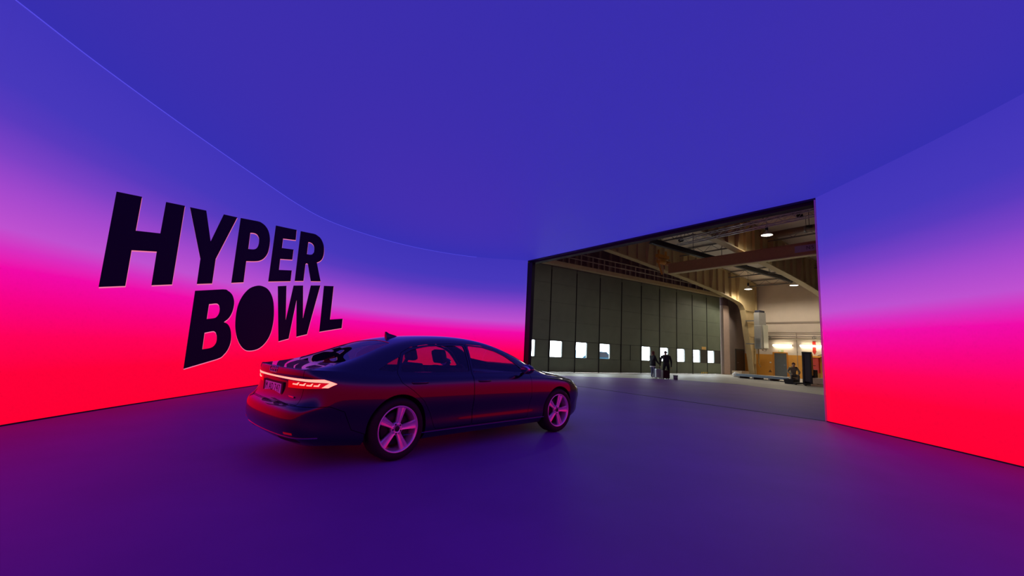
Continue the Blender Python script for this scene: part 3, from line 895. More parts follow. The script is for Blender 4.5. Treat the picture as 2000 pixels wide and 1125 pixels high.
# wheels
def make_wheel(loc, side, turn, rot):
    """axis along y; the visible face looks to -y for side=-1"""
    R, RR = 0.362, 0.267
    mb = MB()
    w = 0.125
    prof = [(RR - 0.012, -w + 0.02), (RR + 0.004, -w + 0.008), (RR + 0.022, -w), (0.312, -w - 0.006), (0.345, -w + 0.012), (R - 0.002, -w + 0.04), (R, -0.05), (R, 0.05), (R - 0.002, w - 0.04), (0.345, w - 0.012), (0.312, w + 0.006), (RR + 0.022, w), (RR - 0.012, w - 0.02)]
    mb.lathe(prof, 56, 'y', closed=True)
    t = mb.build('wheel', M_TIRE, car, loc)
    t.rotation_euler = (0, rot, turn)
    f = side                                                 # outward direction along y
    mb = MB()
    mb.lathe([(RR + 0.004, f * 0.118), (RR - 0.004, f * 0.122), (RR - 0.016, f * 0.112), (RR - 0.022, f * 0.09), (RR - 0.036, f * 0.03), (RR - 0.04, -f * 0.11), (RR + 0.002, -f * 0.115), (RR + 0.006, f * 0.10)], 56, 'y', closed=True)
    mb.build('rim', M_RIMS, t)
    for k in range(5):
        a = 2 * math.pi * k / 5 + math.pi / 2
        ca, sa = math.cos(a), math.sin(a)
        mb = MB()
        st = [(0.045, 0.030, 0.088, 0.03), (0.09, 0.032, 0.092, 0.034), (0.14, 0.038, 0.098, 0.034), (0.19, 0.046, 0.102, 0.034), (RR - 0.016, 0.056, 0.106, 0.034)]
        vs = []
        for (r, hw, top, th) in st:
            for (q, dy) in ((-hw, -th), (-hw, -0.012), (-hw * 0.82, 0.0), (-hw * 0.25, -0.004), (-hw * 0.10, -0.012), (hw * 0.10, -0.012), (hw * 0.25, -0.004), (hw * 0.82, 0.0), (hw, -0.012), (hw, -th)):
                vs.append((r * ca - q * sa, f * (top + dy), r * sa + q * ca))
        m_ = 10
        fs = [(i * m_ + j, i * m_ + (j + 1) % m_, (i + 1) * m_ + (j + 1) % m_, (i + 1) * m_ + j) for i in range(len(st) - 1) for j in range(m_)]
        fs += [tuple(range(m_)), tuple(range((len(st) - 1) * m_, len(st) * m_))]
        mb.add(vs, fs)
        mb.build('spoke', M_RIMS, t)
    mb = MB()
    mb.lathe([(0.0, f * 0.094), (0.028, f * 0.094), (0.032, f * 0.088)], 20, 'y')
    mb.build('hub_cap', M_PLAST, t)
    mb = MB()
    mb.lathe([(0.030, f * 0.090), (0.072, f * 0.086), (0.078, f * 0.07), (0.078, f * 0.03), (0.03, f * 0.03)], 30, 'y', closed=True)
    mb.build('hub', M_RIMS, t)
    for k in range(5):
        a = 2 * math.pi * (k + 0.5) / 5 + math.pi / 2
        mb = MB(); mb.lathe([(0.0, f * 0.0885), (0.011, f * 0.0885), (0.011, f * 0.06)], 10, 'y', (0.055 * math.cos(a), 0, 0.055 * math.sin(a)))
        mb.build('wheel_bolt', M_PLAST, t)
    mb = MB()
    mb.lathe([(0.03, f * 0.035), (0.185, f * 0.035), (0.19, f * 0.02), (0.19, 0.0), (0.03, 0.0)], 36, 'y', closed=True)
    mb.build('brake_disc', M_RIMD, t)
    return t
for s in (-1, 1):
    make_wheel((0.0, s * 0.838, 0.362), s, 0.0, 0.18)
    make_wheel((WHEELBASE, s * 0.838, 0.362), s, math.radians(-3), 0.30)
    for wx in (0.0, WHEELBASE):
        mb = MB()
        a = [(wx + 0.412 * math.cos(t), 0.366 + 0.412 * math.sin(t)) for t in np.linspace(-0.30, math.pi + 0.30, 28)]
        vs = [(x, s * 0.60, z) for x, z in a] + [(x, s * 0.915, z) for x, z in a]
        n = len(a)
        mb.add(vs, [(i, i + 1, n + i + 1, n + i) for i in range(n - 1)], 0, True)
        mb.add([(x, s * 0.60, z) for x, z in a], [tuple(range(n))])
        mb.build('wheel_liner', M_RUBBER, car)

# cabin
def seat(x, y, wide=0.50, back=0.62, name='front_seat'):
    mb = MB(); mb.bbox(x, x + 0.50, y - wide / 2, y + wide / 2, 0.36, 0.52, 0.05)
    st = mb.build(name, M_SEAT, car)
    mb = MB()
    bmx = MB(); bmx.bbox(-0.07, 0.07, -wide / 2, wide / 2, 0.0, back, 0.055)
    me = bmx.mesh('seat_back'); me.transform(Matrix.Translation((x + 0.02, y, 0.48)) @ Matrix.Rotation(math.radians(-20), 4, 'Y'))
    link_mesh('seat_back', me, M_SEAT, st)
    return st
for y in (-0.37, 0.37):
    st = seat(1.18, y)
    bmx = MB(); bmx.bbox(-0.05, 0.05, -0.13, 0.13, 0.66, 0.86, 0.045)
    me = bmx.mesh('headrest'); me.transform(Matrix.Translation((1.20, y, 0.48)) @ Matrix.Rotation(math.radians(-18), 4, 'Y'))
    link_mesh('headrest', me, M_SEAT, st)
bench = seat(0.10, 0.0, 1.30, 0.60, 'rear_seat')
for y in (-0.38, 0.38):
    bmx = MB(); bmx.bbox(-0.05, 0.05, -0.14, 0.14, 0.58, 0.76, 0.04)
    me = bmx.mesh('headrest'); me.transform(Matrix.Translation((0.12, y, 0.48)) @ Matrix.Rotation(math.radians(-22), 4, 'Y'))
    link_mesh('headrest', me, M_SEAT, bench)
mb = MB(); mb.bbox(2.08, 2.58, -0.72, 0.72, 0.55, 0.97, 0.06)
dash = mb.build('dashboard', M_SEAT, car)
mb = MB(); mb.tube([(1.93 + 0.07 * math.sin(t), 0.37 + 0.19 * math.cos(t), 0.86 + 0.18 * math.sin(t)) for t in np.linspace(0, 2 * math.pi, 24, endpoint=False)], 0.015, 8, closed=True)
mb.tube([(1.93, 0.19, 0.86), (1.97, 0.37, 0.85), (1.93, 0.55, 0.86)], 0.012, 6); mb.tube([(1.97, 0.37, 0.85), (2.11, 0.37, 0.80)], 0.03, 8)
mb.build('steering_wheel', M_SEAT, dash)
mb = MB(); mb.bbox(-0.62, 0.0, -0.62, 0.62, 0.93, 0.985, 0.02)
mb.build('parcel_shelf', M_SEAT, car)
mb = MB(); mb.bbox(0.45, 2.05, -0.80, 0.80, 0.20, 0.24, 0.01)
mb.build('cabin_floor', M_SEAT, car)
bpy.data.meshes.remove(SHELL); bpy.data.meshes.remove(GSH)

# ================================================================== the hangar beyond the opening
PHI = math.radians(34.0)
HD = Vector((2.6, 26.9, 0.0))
HE1 = Vector((math.cos(PHI), math.sin(PHI), 0)); HE2 = Vector((-math.sin(PHI), math.cos(PHI), 0))
def HP(s, t, z=0.0):
    return HD + HE1 * s + HE2 * t + Vector((0, 0, z))
def hb(mb, name, m, parent=None, **kw):
    """build geometry given in hangar axes (along the doors, through the doors, up)"""
    if parent is not None: return mb.build(name, m, parent, **kw)
    return mb.build(name, m, None, HD, PHI, **kw)
def hthing(name, s, t, z, label, cat, group=None):
    return empty(name, HP(s, t, z), PHI, label=label, cat=cat, group=group)
SW_ = 23.6                                       # side wall
RIDGE = -3.2
def roof_z(s): return 10.05 - 0.107 * (abs(s - RIDGE) + RIDGE - 8)

# floor, roof, enclosing walls
mb = MB(); mb.box(-31, SW_ + 0.4, -50, 0.35, -0.12, -0.006)
hb(mb, 'floor_hangar', M_CONC, kind='structure', label='pale concrete hangar floor')
mb = MB(); mb.box(-60, 70, 0.35, 60, -0.3, -0.03)
hb(mb, 'ground', mat('apron_concrete', (200, 200, 196), 0.8, noise=0.1, nscale=0.4), kind='structure', label='pale concrete apron outside the hangar doors')
for nm, a, b in (('ceiling_hangar', RIDGE, SW_ + 0.4), ('ceiling_hangar_far', -31, RIDGE)):
    mb = MB()
    za, zb = roof_z(a), roof_z(b)
    vs = [(a, -50, za), (b, -50, zb), (b, 0.4, zb), (a, 0.4, za)]
    mb.add(vs + [(x, y, z + 0.2) for x, y, z in vs], [(0, 1, 2, 3), (7, 6, 5, 4), (0, 4, 5, 1), (1, 5, 6, 2), (2, 6, 7, 3), (3, 7, 4, 0)])
    rf = hb(mb, nm, M_ROOF, kind='structure', label='pale sheet roof deck of the hangar')
    if nm == 'ceiling_hangar': roof = rf
for k in range(7):                                # slatted strips under the deck
    mb = MB(); s = 8.1 + 0.29 * k
    z = roof_z(s)
    mb.box(s - 0.05, s + 0.05, -17, -9.6, z - 0.16, z - 0.06)
    hb(mb, 'slat', M_ROOF, roof)
mb = MB(); mb.box(-31, -30.6, -50, 0.4, 0, 8.4); hb(mb, 'wall_far_side', M_WHITEW, kind='structure', label='plain far side wall of the hangar')
mb = MB(); mb.box(-31, SW_ + 0.4, -50.3, -49.9, 0, 11.5); hb(mb, 'wall_rear', M_WHITEW, kind='structure', label='plain rear wall of the hangar')
mb = MB(); mb.box(SW_, SW_ + 0.35, -50, 0.35, 0, 8.55)
side = hb(mb, 'wall_side', M_WHITEW, kind='structure', label='white side wall of the hangar above an orange dado')
for t0, t1 in ((-50, -3.58), (-2.38, 0.1)):
    mb = MB(); mb.box(SW_ - 0.012, SW_, t0, t1, 0.0, 1.93); hb(mb, 'dado', M_ORANGE, side)
mb = MB(); mb.box(SW_ - 0.06, SW_, -50, 0.1, 4.66, 4.80); hb(mb, 'ledge', M_PIPE, side)

# upper front wall with ribs, blank wall left of the doors, pocket wall at the right end
M_UPPER = mat('brown_violet_cladding', (112, 86, 92), 0.7, noise=0.06)
M_UPRIB = mat('brown_violet_rib', (140, 116, 110), 0.7)
mb = MB()
mb.add([(-31, 0.15, 6.7), (SW_, 0.15, 6.7), (SW_, 0.15, roof_z(SW_)), (RIDGE, 0.15, roof_z(RIDGE)), (-31, 0.15, roof_z(-31)),
        (-31, 0.35, 6.7), (SW_, 0.35, 6.7), (SW_, 0.35, roof_z(SW_)), (RIDGE, 0.35, roof_z(RIDGE)), (-31, 0.35, roof_z(-31))],
       [(0, 1, 2, 3, 4), (9, 8, 7, 6, 5), (0, 5, 6, 1), (1, 6, 7, 2), (2, 7, 8, 3), (3, 8, 9, 4), (4, 9, 5, 0)])
up = hb(mb, 'wall_front_upper', M_UPPER, kind='structure', label='brown ribbed cladding above the hangar doors')
for k in range(24):
    s = -2.3 + k * 1.09
    mb = MB(); mb.box(s - 0.09, s + 0.09, 0.02, 0.15, 6.95, roof_z(s) - 0.1); hb(mb, 'rib', M_UPRIB, up)
mb = MB(); mb.box(-31, -4.5, 0.1, 0.35, 0, 6.7); hb(mb, 'wall_front', M_GREYW, kind='structure', label='blank wall beside the hangar doors')
mb = MB(); mb.box(19.42, 20.35, -0.25, 0.35, 0, 6.05); hb(mb, 'wall_pier', mat('pinkish_plaster', (172, 150, 138), 0.8, noise=0.05), kind='structure', label='pale plaster pier at the end of the hangar doors')
mb = MB(); mb.box(20.35, SW_, 0.12, 0.35, 0, 6.7); hb(mb, 'wall_pocket', M_GREYW, kind='structure', label='dim grey wall between plaster pier and steel column')
mb = MB(); mb.box(19.42, 20.35, -0.2, 0.35, 6.05, 6.75); hb(mb, 'wall_lintel', M_UPPER, kind='structure', label='dark lintel above the plaster pier')
# brown door in the pocket wall
mb = MB(); mb.bbox(22.05, 23.35, 0.06, 0.12, 0.02, 2.2, 0.01)
d = hb(mb, 'door_1', mat('brown_door', (66, 42, 32), 0.5), kind='structure', label='dark brown door behind the steel column')
mb = MB(); mb.tube([(22.18, 0.06, 1.05), (22.18, 0.01, 1.05), (22.30, 0.01, 1.05)], 0.012, 6); hb(mb, 'door_handle', M_ALU, d)
for (a, b, c, e) in ((21.95, 22.05, 0.0, 2.3), (23.35, 23.45, 0.0, 2.3), (22.05, 23.35, 2.2, 2.3)):
    mb = MB(); mb.box(a, b, 0.05, 0.12, c, e); hb(mb, 'door_frame', M_DOORD, d)

# ---------------------------------------------------------------- hangar door leaves
EDGES = [-4.48, -2.30, -0.12, 2.07, 4.27, 6.48, 8.65, 10.82, 12.99, 15.14, 17.24, 19.38]
M_WFRAME = mat('window_frame', (86, 92, 88), 0.5)
door_no = 2
for i in range(len(EDGES) - 1):
    a, b = EDGES[i] + 0.035, EDGES[i + 1] - 0.035
    plain = i == 5
    ws0, ws1 = a + 0.0, a + 1.05
    # backing board with a hole for the window: four pieces in one frame mesh
    mb = MB()
    if plain: mb.box(EDGES[i], EDGES[i + 1], 0.06, 0.10, 0.0, 6.75)
    else:
        mb.box(EDGES[i], EDGES[i + 1], 0.06, 0.10, 0.0, 0.91); mb.box(EDGES[i], EDGES[i + 1], 0.06, 0.10, 1.98, 6.75)
        mb.box(EDGES[i], ws0 + 0.02, 0.06, 0.10, 0.91, 1.98); mb.box(ws1, EDGES[i + 1], 0.06, 0.10, 0.91, 1.98)
    d = hb(mb, 'door_%d' % door_no, M_SEAM, kind='structure', label='tall olive hangar door leaf')
    if plain: d['label'] = 'olive hangar door leaf without a window'
    door_no += 1
    for z0, z1 in ((0.03, 0.905), (2.0, 3.212), (3.218, 4.402), (4.408, 5.602), (5.608, 6.72)):
        mb = MB(); mb.bbox(a, b, 0.0, 0.06, z0, z1, 0.006); hb(mb, 'panel', M_DOORP, d)
    if plain:
        mb = MB(); mb.bbox(a, a + 0.93, 0.012, 0.06, 0.915, 1.98, 0.01); hb(mb, 'panel', M_DOORP, d)
        mb = MB(); mb.bbox(a + 1.0, b, 0.012, 0.06, 0.915, 1.98, 0.01); hb(mb, 'panel', M_DOORP, d)
    else:
        mb = MB(); mb.bbox(ws1 + 0.05, b, 0.012, 0.06, 0.915, 1.98, 0.01)
        hb(mb, 'panel', M_DOORP if i < 9 else M_DOORD, d)
        mb = MB()
        for (x0, x1, z0, z1) in ((ws0, ws0 + 0.04, 0.91, 1.98), (ws1 - 0.04, ws1 + 0.02, 0.91, 1.98), (ws0, ws1, 0.91, 0.95), (ws0, ws1, 1.94, 1.98)):
            mb.box(x0, x1, -0.012, 0.09, z0, z1)
        f = hb(mb, 'window_frame', M_WFRAME, d)
        mb = MB(); mb.box(ws0 + 0.03, ws1 - 0.02, 0.07, 0.076, 0.93, 1.96); hb(mb, 'pane', M_PANE, d)
    mb = MB(); mb.box(EDGES[i] - 0.03, EDGES[i] + 0.03, -0.02, 0.06, 0.0, 6.5); hb(mb, 'seam', M_SEAM, d)
    if i == 9:
        for k in range(4):
            x = 16.32 + 0.25 * k
            mb = MB(); mb.prism([(x, 0.03), (x + 0.1, 0.03), (x + 0.16, 0.16), (x + 0.06, 0.16)], -0.006, 0.0, 'xz'); hb(mb, 'warning_stripe', mat('warning_yellow', (236, 200, 60), 0.6), d)
        mb = MB(); mb.bbox(16.42, 17.05, -0.02, 0.0, 2.02, 2.26, 0.005); hb(mb, 'notice', mat('notice_yellow', (232, 190, 110), 0.6), d)
    # daylight through this window
    if not plain:
        L = bpy.data.lights.new('daylight', 'AREA'); L.shape = 'RECTANGLE'; L.size = 0.98; L.size_y = 1.0
        L.cycles.is_portal = True
        lo = bpy.data.objects.new('window_daylight', L); COL.objects.link(lo)
        lo.location = HP((ws0 + ws1) / 2, 0.14, 1.445)
        lo.rotation_euler = (math.radians(-90), 0, PHI)
# head track and walkway
mb = MB(); mb.box(-4.5, 19.4, -0.42, 0.0, 6.76, 7.0)
hb(mb, 'trim_7', M_TAN, kind='structure', label='cream track beam above the hangar doors')
rail = hthing('walkway_railing', -2.3, -0.38, 7.0, 'brown steel walkway railing along the track beam above the hangar doors', 'railing')
M_RAIL = mat('brown_rail', (176, 156, 136), 0.5)
for k in range(20):
    mb = MB(); mb.box(k * 1.09 - 0.03, k * 1.09 + 0.03, -0.03, 0.03, -0.2, 0.78); mb.build('post', M_RAIL, rail)
for z in (0.38, 0.75):
    mb = MB(); mb.tube([(0, 0, z), (20.75, 0, z)], 0.035, 6); mb.build('rail', M_RAIL, rail)

# ---------------------------------------------------------------- portal frames
LOW = [(-3.2, 8.62), (0, 8.46), (3.06, 8.25), (6.96, 7.93), (10.3, 7.60), (12.0, 7.44), (14.2, 7.20), (16.5, 6.92), (18.7, 6.58), (20.0, 6.34), (20.55, 6.12),
       (20.88, 5.72), (21.05, 5.2), (21.35, 3.67), (21.85, 1.8), (22.2, 0.0)]
def low_z(s): return float(np.interp(s, [p[0] for p in LOW[:11]], [p[1] for p in LOW[:11]]))
def top_z(s): return roof_z(s) - 0.10
def portal(t, label):
    r = hthing('portal_frame', 22.6, t, 0, label, 'steel frame', 'cream portal frames')
    ox = 22.6
    poly = [(s - ox, z) for s, z in LOW] + [(22.60 - ox, 0), (22.66 - ox, 2.6), (23.1 - ox, 6.0), (23.1 - ox, top_z(23.1)), (RIDGE - ox, top_z(RIDGE))]
    mb = MB()
    tris = tessellate_polygon([[Vector((x, z, 0)) for x, z in poly]])
    n = len(poly)
    mb.add([(x, -0.012, z) for x, z in poly] + [(x, 0.012, z) for x, z in poly], [tuple(q) for q in tris] + [tuple(n + i for i in q[::-1]) for q in tris] + [(i, (i + 1) % n, n + (i + 1) % n, n + i) for i in range(n)])
    mb.build('web', M_TAN, r)
    def flange(P, w, th, name):
        mb = MB(); P = [Vector(q) for q in P]; vs = []
        for i, q in enumerate(P):
            dd = (P[min(i + 1, len(P) - 1)] - P[max(i - 1, 0)]).normalized(); nn = Vector((-dd.y, dd.x)) * th / 2
            for sg in (1, -1):
                for y in (-w, w): vs.append((q.x - ox + nn.x * sg, y, q.y + nn.y * sg))
        fs = []
        for i in range(len(P) - 1):
            a, b = 4 * i, 4 * i + 4
            fs += [(a, a + 1, b + 1, b), (a + 2, b + 2, b + 3, a + 3), (a, b, b + 2, a + 2), (a + 1, a + 3, b + 3, b + 1)]
        fs += [(0, 2, 3, 1), (4 * len(P) - 4, 4 * len(P) - 3, 4 * len(P) - 1, 4 * len(P) - 2)]
        mb.add(vs, fs); mb.build(name, M_TAN, r)
    flange(LOW, 0.24, 0.07, 'lower_flange')
    flange([(RIDGE, top_z(RIDGE)), (23.1, top_z(23.1))], 0.18, 0.06, 'upper_flange')
    flange([(22.60, 0), (22.66, 2.6), (23.1, 6.0), (23.1, top_z(23.1))], 0.18, 0.05, 'outer_flange')
    k = 0; s = -2.6
    while s < 20.4:
        z0, z1 = low_z(s) + 0.03, top_z(s) - 0.03
        deep = k % 4 == 2
        mb = MB()
        if deep:
            for sg in (-1, 1):
                vs = [(s - ox - 0.02, sg * 0.012, z0), (s - ox - 0.02, sg * 0.20, z0), (s - ox - 0.02, sg * 0.42, z1), (s - ox - 0.02, sg * 0.012, z1)]
                vs += [(x + 0.04, y, z) for x, y, z in vs]
                mb.add(vs, [(0, 1, 2, 3), (7, 6, 5, 4), (0, 4, 5, 1), (1, 5, 6, 2), (2, 6, 7, 3), (3, 7, 4, 0)])
        else:
            mb.box(s - ox - 0.015, s - ox + 0.015, -0.17, 0.17, z0, z1)
        mb.build('stiffener', M_TAN, r)
        s += 1.02; k += 1
    for z in (5.7, 4.6, 3.4, 2.2, 1.0):
        x0 = float(np.interp(z, [0, 1.8, 3.67, 5.2, 5.72, 6.12], [22.2, 21.85, 21.35, 21.05, 20.88, 20.55]))
        mb = MB(); mb.box(x0 - ox + 0.03, float(np.interp(z, [0, 2.6, 6.0], [22.6, 22.66, 23.1])) - ox - 0.03, -0.17, 0.17, z - 0.015, z + 0.015); mb.build('stiffener', M_TAN, r)
    mb = MB(); mb.box(-0.5, 0.12, -0.28, 0.28, 0.0, 0.05); mb.build('base_plate', M_GREYSTEEL, r)
    return r
portal(-1.2, 'cream steel portal frame with arched haunch next to the hangar doors')
portal(-7.7, 'cream steel portal frame whose haunch passes over the crane bridge')

# open-web roof joists
for k in range(7):
    s = 1.2 + 3.5 * k
    zr_ = roof_z(s)
    j = hthing('roof_joist', s, -0.2, zr_ - 0.1, 'slender open-web roof joist running away from the hangar doors under the deck', 'joist', 'open-web roof joists')
    for z in (0.02, -0.46):
        mb = MB(); mb.box(-0.05, 0.05, -24, 0, z - 0.04, z + 0.04); mb.build('chord', M_GREYSTEEL, j)
    mb = MB(); pts = []
    y = 0
    while y > -23.5:
        pts += [(0, y, 0.0), (0, y - 0.6, -0.45)]; y -= 1.2
    mb.tube(pts, 0.018, 5); mb.build('web_rod', M_GREYSTEEL, j)
# dark crane runway beam under the joists
b1 = hthing('runway_beam', 4.0, -4.4, 8.18, 'dark blue steel beam hung level under the roof joists', 'beam')
mb = MB(); mb.box(0, 19.3, -0.11, 0.11, 0.24, 0.30); mb.box(0, 19.3, -0.11, 0.11, -0.02, 0.04); mb.box(0, 19.3, -0.03, 0.03, 0.04, 0.24)
mb.build('beam', M_DKSTEEL, b1)
for k in range(6):
    s = 1.0 + k * 3.5
    mb = MB(); mb.tube([(s, 0, 0.28), (s, 0, roof_z(4.0 + s) - 8.18 - 0.08)], 0.02, 6); mb.build('hanger', M_DKSTEEL, b1)
# crane bridge
cr = hthing('crane_bridge', 8.0, -2.9, 6.96, 'brown overhead crane bridge girder with a pale lower lip', 'crane')
mb = MB(); mb.bbox(-0.14, 0.14, -14, 0.0, 0.05, 0.68, 0.01); mb.build('girder', M_CRANE, cr)
mb = MB(); mb.box(-0.22, 0.22, -14, 0.0, 0.0, 0.05); mb.build('lower_flange', M_TAN, cr)
mb = MB(); mb.box(-0.20, 0.20, -14, 0.0, 0.68, 0.72); mb.build('upper_flange', M_CRANE, cr)
mb = MB(); mb.bbox(-0.16, -0.14, -9.6, -7.9, 0.22, 0.58, 0.005)
pl_ = mb.build('capacity_plate', mat('lilac_plate', (176, 160, 186), 0.6), cr)
for ch, y in zip('NSKG', (-8.55, -8.75, -9.05, -9.25)):
    tm = text_mesh(ch, 0.26, 0.002)
    tm.transform(Matrix(((0, 0, -1, -0.163), (-1, 0, 0, y), (0, 1, 0, 0.40), (0, 0, 0, 1))))
    link_mesh('character', tm, M_DKSTEEL, pl_)
ho = hthing('crane_hoist', 8.0, -2.5, 6.96, 'yellow chain hoist with hook at the end of the crane bridge', 'hoist')
mb = MB(); mb.bbox(-0.65, 0.55, 0.0, 0.28, 1.20, 1.42, 0.02); mb.build('carriage', M_YEL, ho)
mb = MB(); mb.lathe([(0.0, -0.35), (0.16, -0.35), (0.20, -0.3), (0.20, 0.3), (0.16, 0.35), (0, 0.35)], 18, 'x', (-0.15, 0.14, 0.95)); mb.build('drum', M_YEL, ho)
mb = MB(); mb.lathe([(0.0, 0.0), (0.15, 0.0), (0.17, 0.05), (0.17, 0.45), (0.1, 0.52), (0, 0.52)], 18, 'x', (0.25, 0.14, 0.92)); mb.build('motor', mat('hoist_brown', (170, 110, 44), 0.5), ho)
mb = MB(); mb.tube([(-0.50, 0.14, 1.25), (-0.42, 0.14, 0.70), (-0.12, 0.10, 0.02)], 0.075, 4, smooth=False); mb.build('arm', M_YEL, ho)
mb = MB(); mb.tube([(-0.05, 0.14, 0.78), (0.02, 0.12, 0.40), (0.0, 0.10, 0.10)], 0.06, 4, smooth=False); mb.build('arm', mat('hoist_cream', (214, 190, 140), 0.5), ho)
mb = MB(); mb.tube([(-0.62, 0.05, 1.02), (0.75, 0.05, 1.06)], 0.035, 6); mb.build('guide_bar', mat('hoist_cream', (214, 190, 140), 0.5), ho)
mb = MB(); mb.tube([(0.70, 0.14, 1.22), (0.70, 0.14, 0.80), (0.77, 0.14, 0.70), (0.70, 0.14, 0.62), (0.62, 0.14, 0.70)], 0.025, 6); mb.build('hook', M_DKSTEEL, ho)
for s_ in (-0.45, 0.35):
    mb = MB(); mb.box(s_ - 0.05, s_ + 0.05, 0.08, 0.2, 1.42, 1.75); mb.build('bracket', M_YEL, ho)
# aluminium lighting truss along the crane
tr = hthing('lighting_truss', 3.2, -6.9, 7.62, 'silver lattice lighting truss hanging parallel to the crane bridge', 'truss')
for x in (-0.15, 0.15):
    for z in (-0.15, 0.15):
        mb = MB(); mb.tube([(x, 0, z), (x, -9, z + 0.2)], 0.025, 6); mb.build('chord', M_ALU, tr)
for x, z, w in ((-0.15, None, 0), (0.15, None, 0), (None, -0.15, 0), (None, 0.15, 0)):
    mb = MB(); pts = []
    for k in range(31):
        y = -0.3 * k; sg = 0.15 if k % 2 else -0.15
        pts.append((x if x is not None else sg, y, (z if z is not None else sg) + 0.2 * k / 30))
    mb.tube(pts, 0.012, 5); mb.build('lattice', M_ALU, tr)
for y in (-0.4, -4.5, -8.6):
    mb = MB(); mb.tube([(0, y, 0.15 + 0.022 * -y), (0, y, roof_z(3.2) - 7.62 - 0.02)], 0.012, 5); mb.build('suspension', M_DKSTEEL, tr)
for k, (s, t, z, lb) in enumerate(((6.4, -4.9, 8.7, 'small black spotlight hanging near the start of the silver truss'), (8.4, -10.9, 9.35, 'small black spotlight below the slatted roof strips'), (9.3, -11.0, 8.9, 'small black spotlight beside the round brown duct'))):
    sp = hthing('spotlight', s, t, z, lb, 'spotlight')
    mb = MB(); mb.lathe([(0.0, -0.14), (0.09, -0.14), (0.11, 0.12), (0.0, 0.12)], 14, 'y'); mb.build('housing', M_PLAST, sp)
    mb = MB(); mb.tube([(0, 0, 0.1), (0, 0, roof_z(s) - z - 0.05)], 0.015, 5); mb.build('hanger', M_PLAST, sp)
# duct
du_ = hthing('air_duct', 10.2, -8.3, 9.05, 'round brown ventilation duct running under the roof', 'duct')
mb = MB(); mb.lathe([(0.0, 0.0), (0.20, 0.0), (0.20, -9.0), (0.0, -9.0)], 20, 'y'); mb.build('pipe', mat('duct_brown', (112, 88, 78), 0.5), du_)
for y in (-0.05, -2.2, -4.4):
    mb = MB(); mb.lathe([(0.2, y - 0.04), (0.215, y - 0.04), (0.215, y + 0.04), (0.2, y + 0.04)], 20, 'y', closed=True); mb.build('collar', M_GREYSTEEL, du_)
    mb = MB(); mb.tube([(0, y, 0.2), (0, y, roof_z(10.2) - 9.05)], 0.012, 5); mb.build('hanger', M_GREYSTEEL, du_)

# ---------------------------------------------------------------- lamps
def pendant(s, t, z, watt, label):
    p = hthing('pendant_lamp', s, t, z, label, 'lamp', 'hangar pendant lamps')
    mb = MB(); mb.lathe([(0.05, 0.30), (0.09, 0.22), (0.20, 0.12), (0.30, 0.02), (0.31, 0.0), (0.29, 0.02), (0.19, 0.11), (0.08, 0.2), (0.04, 0.29)], 24, 'z')
    mb.build('shade', M_WHITE, p)
    mb = MB(); mb.lathe([(0.0, -0.015), (0.10, -0.012), (0.22, 0.0), (0.27, 0.02), (0.0, 0.022)], 24, 'z'); mb.build('bulb', M_LAMP, p)
    mb = MB(); mb.lathe([(0.0, 0.55), (0.07, 0.55), (0.08, 0.32), (0.05, 0.30), (0, 0.30)], 14, 'z'); mb.build('gear_box', M_DKSTEEL, p)
    mb = MB(); mb.tube([(0, 0, 0.55), (0, 0, roof_z(s) - z - 0.02)], 0.012, 6); mb.build('rod', M_DKSTEEL, p)
    L = bpy.data.lights.new('pendant_light', 'SPOT'); L.energy = watt; L.color = (1.0, 0.87, 0.70); L.shadow_soft_size = 0.3
    L.spot_size = math.radians(172); L.spot_blend = 0.4
    lo = bpy.data.objects.new('pendant_light', L); COL.objects.link(lo); lo.location = HP(s, t, z - 0.06)
PW = 460
pendant(19.4, -2.5, 7.28, PW, 'lit white pendant lamp hanging at the arched haunch beside the doors')
pendant(19.4, -6.0, 7.28, PW, 'lit white pendant lamp hanging in front of the white side wall')
pendant(8.1, -9.3, 8.5, 160, 'white pendant lamp hanging beside the brown duct')
pendant(0.0, -6.0, 7.9, 130, 'added unseen white pendant lamp near the hidden start of the walkway railing')  # unseen lamp added as fill for the crane and frames
pendant(0.0, -13.0, 7.9, 110, 'added unseen white pendant lamp above the stage opening')  # second added fill lamp, out of view above the opening
def tube_lamp(t0, t1, label):
    c_ = (t0 + t1) / 2; hl = abs(t1 - t0) / 2
    f = hthing('tube_lamp', SW_, c_, 2.74, label, 'lamp', 'fluorescent wall lamps')
    mb = MB(); mb.bbox(-0.11, -0.04, -hl, hl, -0.02, 0.07, 0.01); mb.build('housing', M_WHITE, f)
    for y in (-hl * 0.6, hl * 0.75):
        mb = MB(); mb.box(-0.04, 0.0, y - 0.03, y + 0.03, 0.0, 0.05); mb.build('bracket', M_WHITE, f)
    mb = MB(); mb.tube([(-0.15, -hl + 0.03, 0.0), (-0.15, hl - 0.03, 0.0)], 0.075, 10); mb.build('tube', M_TUBE, f)
    for y in (-hl, hl):
        mb = MB(); mb.box(-0.23, -0.04, y - 0.02, y + 0.02, -0.08, 0.08); mb.build('end_cap', M_WHITE, f)
tube_lamp(-4.02, -2.46, 'glowing fluorescent tube on the side wall over the grey door')
tube_lamp(-6.22, -4.61, 'glowing fluorescent tube on the side wall over the red cabinet')

